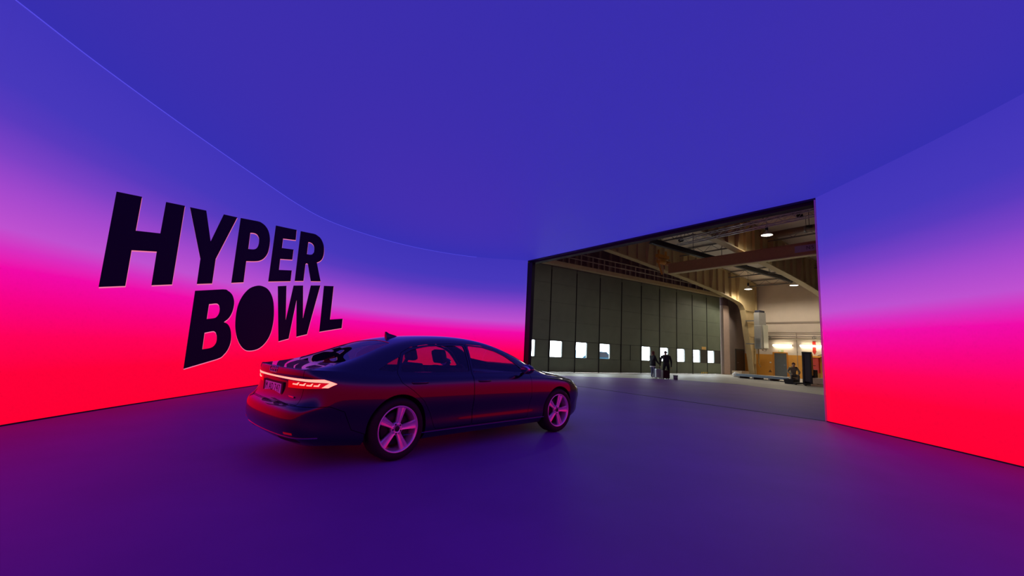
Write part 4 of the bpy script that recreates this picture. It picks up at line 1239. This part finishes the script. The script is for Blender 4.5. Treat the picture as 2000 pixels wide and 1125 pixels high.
# ---------------------------------------------------------------- things on the side wall
mb = MB(); mb.bbox(SW_ - 0.05, SW_ + 0.0, -3.50, -2.50, 0.02, 2.06, 0.006)
d = hb(mb, 'door_%d' % door_no, mat('grey_door', (96, 100, 98), 0.45, noise=0.06), kind='structure', label='grey steel door with orange frame in the side wall')
for (t0, t1, z0, z1) in ((-3.58, -3.50, 0, 2.14), (-2.50, -2.38, 0, 2.14), (-3.50, -2.50, 2.06, 2.14)):
    mb = MB(); mb.box(SW_ - 0.09, SW_, t0, t1, z0, z1); hb(mb, 'door_frame', mat('orange_frame', (206, 134, 34), 0.5), d)
mb = MB(); mb.tube([(SW_ - 0.05, -3.40, 1.05), (SW_ - 0.11, -3.40, 1.05), (SW_ - 0.11, -3.28, 1.05)], 0.012, 6); hb(mb, 'door_handle', M_ALU, d)
ex = hthing('exit_sign', SW_, -3.05, 2.16, 'small green and white exit sign over the grey door', 'sign')
mb = MB(); mb.bbox(-0.03, 0.0, -0.19, 0.19, 0.0, 0.19, 0.004); mb.build('board', mat('exit_green', (150, 190, 90), 0.5), ex)
mb = MB(); mb.box(-0.034, -0.03, -0.02, 0.16, 0.03, 0.16); mb.build('door_symbol', M_WHITE, ex)
mb = MB(); mb.prism([(-0.16, 0.095), (-0.10, 0.15), (-0.10, 0.115), (-0.04, 0.115), (-0.04, 0.075), (-0.10, 0.075), (-0.10, 0.04)], -0.034, -0.03, 'yz'); mb.build('arrow_symbol', M_WHITE, ex)
for z, r, lb in ((3.85, 0.03, 'thin grey pipe along the side wall, topmost of three'), (3.50, 0.035, 'grey pipe along the side wall, middle one of three'), (3.30, 0.07, 'thick grey pipe along the side wall, lowest of three')):
    p = hthing('wall_pipe', SW_, -2.0, z, lb, 'pipe')
    mb = MB(); mb.tube([(-0.16, 0, 0), (-0.16, -12, 0)], r, 10); mb.build('pipe', M_PIPE, p)
    for y in (-0.3, -2.4, -4.5, -6.6):
        mb = MB(); mb.box(-0.16, 0.0, y - 0.02, y + 0.02, -0.015, 0.015); mb.build('bracket', M_GREYSTEEL, p)
p = hthing('drop_pipe', SW_, -4.35, 0.0, 'thin vertical pipe running down the side wall between the tube lamps', 'pipe')
mb = MB(); mb.tube([(-0.16, 0, 3.85), (-0.10, 0, 3.6), (-0.08, 0, 1.0), (-0.08, 0, 0.02)], 0.022, 8); mb.build('pipe', M_PIPE, p)
for z in (0.8, 2.2):
    mb = MB(); mb.box(-0.08, 0.0, -0.03, 0.03, z, z + 0.03); mb.build('clip', M_GREYSTEEL, p)
for t, z, lb in ((-2.25, 3.42, 'round valve wheel on the pipes next to the wall heater'), (-5.75, 3.42, 'round valve wheel on the pipes above the red arrow sign')):
    v = hthing('pipe_valve', SW_ - 0.24, t, z, lb, 'valve')
    mb = MB(); mb.tube([(-0.06, 0.13 * math.cos(a), 0.13 * math.sin(a)) for a in np.linspace(0, 2 * math.pi, 18, endpoint=False)], 0.018, 6, closed=True); mb.build('hand_wheel', M_GREYSTEEL, v)
    mb = MB(); mb.tube([(-0.06, -0.13, 0), (-0.06, 0.13, 0)], 0.012, 6); mb.tube([(-0.08, 0, 0), (0.08, 0, 0)], 0.03, 8); mb.build('stem', M_GREYSTEEL, v)
ar = hthing('arrow_sign', SW_, -5.61, 2.03, 'red downward arrow sign on the side wall above the red cabinet', 'sign')
mb = MB(); mb.prism([(-0.16, 0.30), (0.0, 0.0), (0.16, 0.30), (0.12, 0.30), (0.12, 1.1), (-0.12, 1.1), (-0.12, 0.30)], -0.02, 0.0, 'yz'); mb.build('board', M_RED, ar)
cb = hthing('hydrant_cabinet', SW_, -5.57, 0.56, 'red wall cabinet with orange shelf on top next to the stacker', 'cabinet')
mb = MB(); mb.bbox(-0.24, 0.0, -0.40, 0.40, 0.0, 1.22, 0.01); mb.build('body', M_RED, cb)
mb = MB(); mb.bbox(-0.262, -0.24, -0.37, 0.37, 0.03, 1.19, 0.005); cd = mb.build('cabinet_door', mat('cabinet_red', (204, 60, 44), 0.45), cb)
mb = MB(); mb.box(-0.268, -0.262, 0.05, 0.32, 0.85, 1.02); mb.build('label_sticker', M_WHITE, cd)
mb = MB(); mb.box(-0.268, -0.262, -0.18, 0.18, 0.06, 0.16); mb.build('label_sticker', M_WHITE, cd)
mb = MB(); mb.bbox(-0.30, 0.0, -0.52, 0.44, 1.22, 1.30, 0.01); mb.build('shelf', M_ORANGE, cb)
for y in (-0.3, 0.1):
    mb = MB(); mb.tube([(-0.12, y, 0.0), (-0.12, y, -0.54)], 0.02, 6); mb.build('leg', M_PIPE, cb)
hs = hthing('wall_hose', SW_ - 0.05, -6.25, 0.0, 'brown hose hanging beside the red cabinet', 'hose')
mb = MB(); mb.tube([(-0.1, 0.35, 1.98), (-0.1, 0.1, 2.05), (-0.1, -0.1, 1.85), (-0.1, -0.15, 1.3), (-0.1, -0.12, 0.5), (-0.1, 0.0, 0.03)], 0.035, 8); mb.build('hose', mat('hose_brown', (140, 96, 62), 0.6), hs)
mb = MB(); mb.lathe([(0.035, 0.0), (0.05, 0.0), (0.05, 0.08), (0.035, 0.08)], 12, 'y', (-0.1, 0.32, 1.98), closed=True); mb.build('coupling', M_ALU, hs)
# small notices on the dado
for t, z, w, h_, lb, m in ((-2.15, 1.17, 0.14, 0.10, 'small white notice on the orange dado beside the grey door', M_WHITE), (-2.10, 0.36, 0.30, 0.20, 'small brown warning triangle low on the orange dado', None)):
    nt_ = hthing('notice', SW_ - 0.012, t, z, lb, 'sign')
    mb = MB()
    if m is M_WHITE: mb.bbox(-0.012, 0.0, -w / 2, w / 2, 0, h_, 0.003)
    else: mb.prism([(-w / 2, 0), (w / 2, 0), (0, h_ * 1.2)], -0.01, 0.0, 'yz')
    mb.build('board', m or mat('notice_brown', (120, 80, 40), 0.6), nt_)
# wall heater on the column
ht = hthing('wall_heater', 21.0, -2.6, 2.3, 'tall grey air heater with louvred side mounted beside the steel column', 'heater')
M_HEAT = mat('heater_grey', (150, 148, 142), 0.45, noise=0.04)
mb = MB()
sec = [(-0.52, 0.25), (-0.52, -0.18)] + [(-0.52 + 1.0 * math.sin(a), -0.18 - 0.16 * math.sin(a * 2)) for a in np.linspace(0.12, 1.45, 10)] + [(0.50, 0.25)]
mb.prism(sec, 1.3, 3.1, 'xy'); mb.build('upper_casing', M_HEAT, ht)
mb = MB(); mb.bbox(-0.56, 0.55, -0.32, 0.25, 0.0, 2.0, 0.05); mb.build('lower_casing', M_HEAT, ht)
mb = MB(); mb.bbox(-0.30, 0.52, -0.40, -0.31, 0.06, 2.05, 0.04); mb.build('front_cover', mat('heater_pale', (186, 188, 172), 0.4), ht)
for k in range(8):
    mb = MB(); mb.box(-0.575, -0.555, -0.22, 0.16, 0.12 + 0.1 * k, 0.18 + 0.1 * k); mb.build('louvre', M_GREYSTEEL, ht)
mb = MB(); mb.bbox(-0.45, 0.45, -0.2, 0.22, 3.1, 3.30, 0.03); mb.build('outlet', M_DKSTEEL, ht)
for z in (0.4, 2.4):
    mb = MB(); mb.box(-0.1, 0.1, 0.25, 1.2, z, z + 0.08); mb.build('bracket', M_GREYSTEEL, ht)
mb = MB(); mb.tube([(0.75, 0.2, 1.0), (0.75, 0.2, -0.1), (1.3, 0.2, -0.1), (1.3, 0.2, 0.6)], 0.045, 8); mb.build('pipe', M_PIPE, ht)
mb = MB(); mb.tube([(-0.2, 0.1, 0.0), (-0.2, 0.1, -1.2), (0.1, 0.1, -1.5)], 0.05, 8); mb.build('drain_hose', mat('hose_ochre', (150, 108, 50), 0.6), ht)

# ---------------------------------------------------------------- things on the floor by the side wall
pf = hthing('sheet_stack', 15.4, -5.6, 0.0, 'long low stack of blue-grey metal sheets lying on battens before the steel column', 'metal sheets')
M_SHEET = mat('blue_grey_sheet', (138, 152, 166), 0.4, metal=0.3)
for k in range(3):
    mb = MB(); mb.bbox(-0.75 + 0.02 * k, 0.75 + 0.02 * k, -1.75 + 0.03 * k, 1.85 - 0.02 * k, 0.14 + 0.055 * k, 0.19 + 0.055 * k, 0.006); mb.build('sheet', M_SHEET, pf)
for y in (-1.5, -0.5, 0.6, 1.6):
    mb = MB(); mb.box(-0.72, 0.72, y - 0.06, y + 0.06, 0.0, 0.138); mb.build('batten', mat('pale_batten', (150, 140, 128), 0.7), pf)
M_WOOD = mat('crate_wood', (186, 158, 122), 0.7, noise=0.1, nscale=5)
bxr = hthing('open_crate', 17.6, -2.6, 0.0, 'pale open wooden crate lying at the foot of the steel column', 'crate')
for (x0, x1, y0, y1) in ((-0.55, 0.55, -0.40, -0.36), (-0.55, 0.55, 0.36, 0.40), (-0.55, -0.51, -0.36, 0.36), (0.51, 0.55, -0.36, 0.36)):
    for z in (0.02, 0.24):
        mb = MB(); mb.bbox(x0, x1, y0, y1, z, z + 0.2, 0.005); mb.build('board', M_WOOD, bxr)
mb = MB(); mb.box(-0.51, 0.51, -0.36, 0.36, 0.0, 0.02); mb.build('bottom', M_WOOD, bxr)
bm = bmesh.new(); bmesh.ops.create_icosphere(bm, subdivisions=3, radius=1)
for v in bm.verts:
    c = v.co; k = 1 + 0.12 * math.sin(5 * c.x + 1) * math.sin(4 * c.y) + 0.08 * math.sin(9 * c.z)
    v.co = Vector((c.x * 0.34 * k, c.y * 0.28 * k, max(0, 0.16 + c.z * 0.2 * k)))
me = bpy.data.meshes.new('bag'); bm.to_mesh(me); bm.free(); me.polygons.foreach_set('use_smooth', [True] * len(me.polygons))
link_mesh('white_bag', me, mat('white_bag', (214, 206, 200), 0.7), None, HP(16.4, -2.9), PHI, label='small white sack slumped on the floor next to the open crate', cat='bag')
# stacker truck
stk = hthing('pallet_stacker', 12.95, -9.15, 0.0, 'black upright pallet stacker with tall mast', 'stacker')
stk.rotation_euler.z = PHI + math.pi / 2
M_STK = mat('stacker_black', (34, 30, 36), 0.5)
for x in (-0.24, 0.16):
    mb = MB(); mb.bbox(x - 0.02, x + 0.08, -0.06, 0.08, 0.05, 2.0, 0.01); mb.build('mast_rail', M_STK, stk)
mb = MB(); mb.bbox(-0.17, 0.15, -0.02, 0.04, 0.2, 1.95, 0.01); mb.build('mast_guard', mat('guard_grey', (60, 56, 62), 0.5), stk)
mb = MB(); mb.bbox(-0.27, 0.25, -0.08, 0.09, 1.92, 2.02, 0.02); mb.build('crosshead', M_STK, stk)
mb = MB(); mb.bbox(-0.34, 0.34, -0.62, -0.10, 0.08, 0.95, 0.06); mb.build('drive_unit', M_STK, stk)
mb = MB(); mb.tube([(0, -0.55, 0.6), (0, -0.75, 1.1), (0, -0.78, 1.2)], 0.03, 8); mb.tube([(-0.16, -0.78, 1.2), (0.16, -0.78, 1.2)], 0.02, 8); mb.build('tiller', M_STK, stk)
for x in (-0.26, 0.26):
    mb = MB(); mb.bbox(x - 0.07, x + 0.07, 0.08, 1.15, 0.05, 0.13, 0.015); mb.build('fork', M_STK, stk)
    mb = MB(); mb.lathe([(0.0, -0.04), (0.05, -0.04), (0.05, 0.04), (0.0, 0.04)], 14, 'x', (x, 1.0, 0.05)); mb.build('roller', M_RUBBER, stk)
    mb = MB(); mb.lathe([(0.0, -0.05), (0.10, -0.05), (0.10, 0.05), (0.0, 0.05)], 18, 'x', (x, -0.35, 0.10)); mb.build('drive_wheel', M_RUBBER, stk)
mb = MB(); mb.bbox(-0.31, -0.262, -0.04, 0.06, 0.6, 1.9, 0.01); mb.build('chain_cover', mat('stacker_orange', (206, 140, 30), 0.5), stk)
# black tub
tub = hthing('black_tub', 12.75, -8.30, 0.0, 'low black plastic tub in front of the seated man', 'tub')
mb = MB()
o0 = [(-0.30, -0.24), (0.30, -0.24), (0.30, 0.24), (-0.30, 0.24)]
lv = [(0.0, 1.0), (0.28, 1.18), (0.28, 1.26), (0.26, 1.26), (0.26, 1.14), (0.03, 0.95)]
mb.add([(x * k, y * k, z) for z, k in lv for x, y in o0], [(i * 4 + j, i * 4 + (j + 1) % 4, i * 4 + 4 + (j + 1) % 4, i * 4 + 4 + j) for i in range(5) for j in range(4)] + [(0, 1, 2, 3), (20, 21, 22, 23)])
mb.build('shell', M_STK, tub)
mb = MB(); mb.box(-0.3, 0.3, -0.24, 0.24, 0.12, 0.2); mb.build('contents', M_PLAST, tub)
# pallets with a wrapped load
pa = hthing('wooden_pallet', 12.45, -10.42, 0.0, 'pale wooden pallet on the floor next to the stacker', 'pallet')
for k in range(5):
    mb = MB(); mb.box(-0.4, 0.4, -0.6 + 0.26 * k, -0.44 + 0.26 * k, 0.122, 0.144); mb.build('slat', M_WOOD, pa)
for x in (-0.35, 0, 0.35):
    mb = MB(); mb.box(x - 0.05, x + 0.05, -0.6, 0.76 - 0.0, 0.022, 0.122); mb.build('bearer', M_WOOD, pa)
    mb = MB(); mb.box(x - 0.06, x + 0.06, -0.6, 0.76, 0.0, 0.022); mb.build('runner', M_WOOD, pa)
ca = hthing('wrapped_carton', 12.45, -10.34, 0.144, 'beige film-wrapped carton lying on the wooden pallet', 'carton')
mb = MB(); mb.bbox(-0.36, 0.36, -0.52, 0.60, 0.0, 0.34, 0.02); mb.build('box', mat('carton_beige', (196, 172, 140), 0.5, noise=0.08, nscale=4), ca)
mb = MB(); mb.box(-0.364, 0.364, 0.0, 0.08, -0.0, 0.345); mb.build('tape', M_WHITE, ca)

# ---------------------------------------------------------------- people
def evaluated(o):
    dg = bpy.context.evaluated_depsgraph_get()
    me = bpy.data.meshes.new_from_object(o.evaluated_get(dg))
    bpy.data.objects.remove(o)
    return me
def person(loc, rz, J, mats, label, hair, hairshape='short'):
    """J: joint -> (x, y, z); the figure faces +y. mats: jacket, trousers, skin, shoes"""
    R = dict(pelvis=(.155, .115), belly=(.155, .12), chest=(.185, .125), neck=(.058, .058), jaw=(.070, .078), head=(.082, .098), crown=(.052, .06),
             sl=(.082, .082), el=(.06, .06), wl=(.04, .036), hl=(.042, .024), hipl=(.105, .11), kl=(.072, .072), al=(.05, .05), tl=(.045, .032))
    for k in list(R):
        if k in ('sl', 'el', 'wl', 'hl'): R[k[:-1] + 'r'] = R[k]
    R['hipr'] = R['hipl']; R['kr'] = R['kl']; R['ar'] = R['al']; R['tr'] = R['tl']
    E_ = [('pelvis', 'belly', 0), ('belly', 'chest', 0), ('chest', 'neck', 2), ('neck', 'jaw', 2), ('jaw', 'head', 2), ('head', 'crown', 2)]
    for q in 'lr':
        E_ += [('chest', 's' + q, 0), ('s' + q, 'e' + q, 0), ('e' + q, 'w' + q, 0), ('w' + q, 'h' + q, 2), ('pelvis', 'hip' + q, 1), ('hip' + q, 'k' + q, 1), ('k' + q, 'a' + q, 1), ('a' + q, 't' + q, 3)]
    names = list(R)
    me = bpy.data.meshes.new('p')
    me.from_pydata([J[n_] for n_ in names], [(names.index(a), names.index(b)) for a, b, _ in E_], [])
    o = tmp_obj(me)
    o.modifiers.new('skin', 'SKIN')
    for i, n_ in enumerate(names):
        sv = me.skin_vertices[0].data[i]; sv.radius = R[n_]; sv.use_root = n_ == 'pelvis'
    sb = o.modifiers.new('sub', 'SUBSURF'); sb.levels = 2
    body = evaluated(o)
    # hands: four fingers and a thumb, nose and ears joined to the same body
    bm = bmesh.new(); bm.from_mesh(body)
    extra = MB()
    for q, sg in (('l', -1), ('r', 1)):
        h, w = Vector(J['h' + q]), Vector(J['w' + q])
        d_ = (h - w).normalized(); side_ = d_.cross(Vector((0, 1, 0)) if abs(d_.y) < 0.8 else Vector((0, 0, 1))).normalized(); n_ = side_.cross(d_)
        for f, (ln, off) in enumerate(((0.075, -0.03), (0.085, -0.01), (0.08, 0.01), (0.062, 0.03))):
            a = h + side_ * off + d_ * 0.01
            extra.tube([a, a + d_ * ln * 0.5 + n_ * 0.008, a + d_ * ln * 0.85 + n_ * 0.03], [0.0095, 0.009, 0.007], 6)
        a = h - side_ * 0.03 - d_ * 0.02
        extra.tube([a, a - side_ * 0.03 + d_ * 0.03, a - side_ * 0.035 + d_ * 0.06], [0.011, 0.0105, 0.008], 6)
    hd, nk = Vector(J['head']), Vector(J['jaw'])
    upv = (Vector(J['crown']) - nk).normalized(); fw = Vector((0, 1, 0)); fw = (fw - upv * fw.dot(upv)).normalized(); sd = fw.cross(upv)
    extra.tube([hd + fw * 0.085 + upv * 0.02, hd + fw * 0.112 - upv * 0.025, hd + fw * 0.088 - upv * 0.035], [0.010, 0.016, 0.012], 6)
    for sg in (-1, 1):
        extra.tube([hd + sd * sg * 0.08 + upv * 0.02, hd + sd * sg * 0.092, hd + sd * sg * 0.08 - upv * 0.03], [0.012, 0.014, 0.01], 6)
    em = extra.mesh('x'); bm.from_mesh(em)
    me2 = bpy.data.meshes.new('person'); bm.to_mesh(me2); bm.free()
    segs = [(Vector(J[a]), Vector(J[b]), m_) for a, b, m_ in E_]
    def near(p):
        best = (9, 0)
        for a, b, m_ in segs:
            t = max(0, min(1, (p - a).dot(b - a) / max(1e-6, (b - a).length_squared)))
            dd = (a + (b - a) * t - p).length - (0.05 if m_ == 0 else 0)
            best = min(best, (dd, m_))
        return best[1]
    for x in mats: me2.materials.append(x)
    for p in me2.polygons:
        p.material_index = near(p.center); p.use_smooth = True
    root = link_mesh('person', me2, None, None, loc, rz, label=label, cat='person')
    # hair
    bm = bmesh.new(); bmesh.ops.create_uvsphere(bm, u_segments=20, v_segments=14, radius=1)
    c0 = hd + upv * 0.012 - fw * 0.008
    for v in bm.verts:
        x, y, z = v.co
        if hairshape == 'long' and y < 0.35: zz = z * (0.118 if z > 0 else 0.21)
        else: zz = max(z, -0.1 if y < 0.2 else 0.25) * 0.118
        v.co = c0 + sd * x * 0.102 + fw * (min(y, 0.75) * 0.112) + upv * zz
    hm = bpy.data.meshes.new('hair'); bm.to_mesh(hm); bm.free(); hm.polygons.foreach_set('use_smooth', [True] * len(hm.polygons))
    link_mesh('hair', hm, hair, root)
    # eyes and mouth
    for sg in (-1, 1):
        mb = MB(); c1 = hd + fw * 0.088 + sd * sg * 0.033 + upv * 0.012
        mb.lathe([(0.0, 0.006), (0.008, 0.004), (0.011, 0.0), (0.0, -0.004)], 8, 'y', c1); mb.build('eye', M_PLATEK, root)
    mb = MB(); c1 = nk + fw * 0.082 + upv * 0.012
    mb.tube([c1 - sd * 0.024, c1 + fw * 0.006, c1 + sd * 0.024], 0.006, 6); mb.build('mouth', mat('lips', (150, 84, 76), 0.6), root)
    return root
BASE = dict(pelvis=(0, 0, .93), belly=(0, 0, 1.10), chest=(0, -.01, 1.33), neck=(0, 0, 1.49), jaw=(0, .03, 1.555), head=(0, .025, 1.63), crown=(0, .015, 1.70),
            sl=(-.18, -.01, 1.39), el=(-.24, -.02, 1.12), wl=(-.24, .08, .88), hl=(-.24, .11, .81), sr=(.18, -.01, 1.39), er=(.24, -.02, 1.12), wr=(.24, .08, .88), hr=(.24, .11, .81),
            hipl=(-.09, 0, .86), kl=(-.10, .03, .48), al=(-.10, 0, .09), tl=(-.11, .15, .045), hipr=(.09, 0, .86), kr=(.10, .03, .48), ar=(.10, 0, .09), tr=(.11, .15, .045))
M_SKIN = mat('skin', (206, 158, 132), 0.6)
M_JACK = mat('dark_jacket', (30, 29, 36), 0.8)
M_JACK2 = mat('dark_olive_jacket', (38, 37, 34), 0.8)
M_JEAN = mat('blue_jeans', (82, 88, 116), 0.8)
M_DARKT = mat('dark_trousers', (22, 22, 30), 0.8)
M_SHOE = mat('pale_shoes', (190, 190, 192), 0.6)
M_SHOED = mat('dark_shoes', (18, 16, 16), 0.6)
ZS_ = 0.915
JA = {k: (x * 0.95, y, z * ZS_) for k, (x, y, z) in BASE.items()}
JA.update(el=(-.22, .05, 1.04), wl=(-.17, .27, .90), hl=(-.15, .33, .86), er=(.22, .08, 1.04), wr=(.16, .32, .86), hr=(.14, .38, .81))
pA = person((8.77, 26.14, 0.0), PHI - math.radians(100), JA, [M_JACK, M_JEAN, M_SKIN, M_SHOE], 'person in dark coat and jeans with long reddish hair beside the silver suitcase', mat('auburn_hair', (96, 44, 40), 0.6), 'long')
mb = MB(); mb.lathe([(0.172, 1.02), (0.186, 0.86), (0.196, 0.71), (0.180, 0.71), (0.165, 1.02)], 20, 'z', (0, 0, 0), closed=True)
me = mb.mesh('coat_hem'); me.transform(Matrix.Diagonal((1, 0.85, 1, 1))); link_mesh('coat_hem', me, M_JACK, pA)
mb = MB(); mb.lathe([(0.182, 0.715), (0.188, 0.65), (0.176, 0.65), (0.170, 0.715)], 20, 'z', closed=True)
me = mb.mesh('shirt_hem'); me.transform(Matrix.Diagonal((1, 0.85, 1, 1))); link_mesh('shirt_hem', me, M_WHITE, pA)
JB = dict(BASE)
JB.update(pelvis=(0, -.10, .90), belly=(0, -.04, 1.06), chest=(0, .06, 1.27), neck=(0, .13, 1.41), jaw=(0, .20, 1.445), head=(0, .20, 1.52), crown=(0, .19, 1.59),
          sl=(-.23, .06, 1.30), el=(-.31, .08, 1.02), wl=(-.30, .20, .80), hl=(-.29, .25, .73), sr=(.23, .06, 1.30), er=(.31, .06, 1.02), wr=(.32, .12, .76), hr=(.32, .15, .69),
          hipl=(-.10, -.09, .83), hipr=(.10, -.09, .83), kl=(-.14, -.02, .46), kr=(.14, -.02, .46), al=(-.16, -.06, .09), ar=(.16, -.06, .09), tl=(-.18, .09, .045), tr=(.18, .09, .045))
pB = person((9.42, 25.74, 0.0), math.radians(-12), JB, [M_JACK2, M_DARKT, M_SKIN, M_SHOED], 'broad person in dark jacket bending forward over the dark red suitcase', mat('grey_hair', (120, 112, 104), 0.7))
mb = MB(); mb.bbox(-0.17, 0.17, -0.20, -0.04, 0.98, 1.38, 0.05); bp_ = mb.build('backpack', M_JACK, pB)
for x in (-0.12, 0.12):
    mb = MB(); mb.tube([(x, -0.10, 1.36), (x, 0.03, 1.43), (x * 1.2, 0.20, 1.30), (x * 1.2, 0.14, 1.05), (x, -0.06, 1.0)], 0.02, 6); mb.build('strap', M_JACK, bp_)
JC = dict(BASE)
JC.update(pelvis=(0, -.05, .52), belly=(0, -.02, .69), chest=(0, .05, .92), neck=(0, .10, 1.07), jaw=(0, .15, 1.125), head=(0, .145, 1.20), crown=(0, .135, 1.27),
          sl=(-.20, .05, .96), el=(-.34, .10, .72), wl=(-.24, .32, .60), hl=(-.20, .38, .57), sr=(.20, .05, .96), er=(.34, .10, .72), wr=(.24, .32, .60), hr=(.20, .38, .57),
          hipl=(-.11, -.03, .50), hipr=(.11, -.03, .50), kl=(-.20, .38, .50), kr=(.20, .38, .50), al=(-.20, .34, .09), ar=(.20, .34, .09), tl=(-.22, .48, .045), tr=(.22, .48, .045))
pcl = HP(13.75, -8.02)
pC = person(tuple(pcl), PHI + math.radians(128), JC, [mat('khaki_jacket', (150, 140, 118), 0.8), mat('grey_work_trousers', (110, 104, 96), 0.8), M_SKIN, M_SHOED],
            'person in khaki work jacket sitting on a low box behind the black tub', mat('dark_red_hair', (84, 36, 30), 0.7))
for x in (-0.14, 0.14):
    mb = MB(); mb.bbox(x - 0.06, x + 0.06, -0.09, 0.19, 0.985, 1.05, 0.02); mb.build('shoulder_patch', mat('hi_vis', (222, 204, 120), 0.6) if x > 0 else M_STK, pC)
mb = MB(); mb.bbox(-0.20, 0.20, -0.24, 0.12, 0.0, 0.40, 0.01)
st_ = empty('low_box', tuple(pcl), PHI + math.radians(128), label='low wooden box under the seated person in khaki', cat='box')
mb.build('box', M_WOOD, st_)
mb = MB(); mb.box(-0.08, 0.08, 0.119, 0.126, 0.28, 0.33); mb.build('hand_hole', M_STK, st_)

# suitcases and bucket beside the standing people
def suitcase(loc, rz, w, d_, h, m, label):
    r = empty('suitcase', loc, rz, label=label, cat='suitcase')
    mb = MB(); mb.bbox(-w / 2, w / 2, -d_ / 2, d_ / 2, 0.05, h, 0.035); mb.build('shell', m, r)
    for k in range(4):
        x = -w / 2 + w * (k + 0.8) / 4.6
        mb = MB(); mb.bbox(x - 0.012, x + 0.012, -d_ / 2 - 0.006, d_ / 2 + 0.006, 0.09, h - 0.04, 0.004); mb.build('ridge', m, r)
    mb = MB(); mb.tube([(-0.09, 0, h - 0.02), (-0.09, 0, h + 0.10), (0.09, 0, h + 0.10), (0.09, 0, h - 0.02)], 0.012, 6); mb.build('handle', M_STK, r)
    for x in (-w / 2 + 0.05, w / 2 - 0.05):
        for y in (-d_ / 2 + 0.04, d_ / 2 - 0.04):
            mb = MB(); mb.lathe([(0.0, -0.014), (0.03, -0.014), (0.03, 0.014), (0.0, 0.014)], 12, 'x', (x, y, 0.03)); mb.build('castor', M_RUBBER, r)
    return r
suitcase((8.98, 25.84, 0), PHI - 0.5, 0.34, 0.24, 0.56, mat('silver_case', (176, 182, 190), 0.4, metal=0.2), 'silver ribbed suitcase standing between the two standing people')
suitcase((9.22, 25.36, 0), PHI - 0.4, 0.40, 0.26, 0.52, mat('maroon_case', (58, 26, 36), 0.5), 'dark red suitcase standing at the feet of the bending person')
bk = empty('bucket', (9.82, 25.30, 0), 0, label='small grey bucket with a dark lid band on the floor beside the bending person', cat='bucket')
mb = MB(); mb.lathe([(0.0, 0.0), (0.11, 0.0), (0.135, 0.25), (0.125, 0.25), (0.10, 0.02), (0.0, 0.02)], 20, 'z'); mb.build('shell', mat('bucket_grey', (128, 132, 140), 0.5), bk)
mb = MB(); mb.lathe([(0.0, 0.255), (0.14, 0.255), (0.14, 0.225), (0.136, 0.225)], 20, 'z'); mb.build('lid', mat('bucket_dark', (60, 44, 54), 0.6), bk)
mb = MB(); mb.tube([(-0.13, 0, 0.22), (-0.10, -0.06, 0.14), (0, -0.135, 0.10), (0.10, -0.06, 0.14), (0.13, 0, 0.22)], 0.006, 5); mb.build('handle', M_ALU, bk)

# ---------------------------------------------------------------- outside, seen through the door windows
van = empty('parked_car', HP(7.9, 4.0, -0.03), PHI, label='blue car parked outside behind the hangar door windows', cat='car')
M_VAN = mat('parked_car_blue', (22, 96, 128), 0.4)
mb = MB(); mb.prism([(-2.1, 0.28), (2.1, 0.28), (2.15, 0.75), (1.9, 0.92), (1.1, 1.0), (0.5, 1.45), (-1.2, 1.50), (-1.95, 1.05), (-2.15, 0.9)], -0.85, 0.85, 'xz'); mb.build('body', M_VAN, van)
for x0, x1, x2, x3 in ((-1.55, -0.45, -0.45, -1.15), (-0.35, 0.85, 0.42, -0.35)):
    mb = MB(); mb.prism([(x0, 1.02), (x1, 1.02), (x2, 1.40), (x3, 1.40)], -0.866, -0.851, 'xz'); mb.build('side_window', M_DKSTEEL, van)
for x in (-1.35, 1.35):
    for y in (-0.75, 0.75):
        mb = MB(); mb.lathe([(0.0, -0.11), (0.20, -0.11), (0.31, -0.10), (0.32, 0.0), (0.31, 0.10), (0.2, 0.11), (0.0, 0.11)], 24, 'y', (x, y, 0.32)); mb.build('wheel', M_TIRE, van)
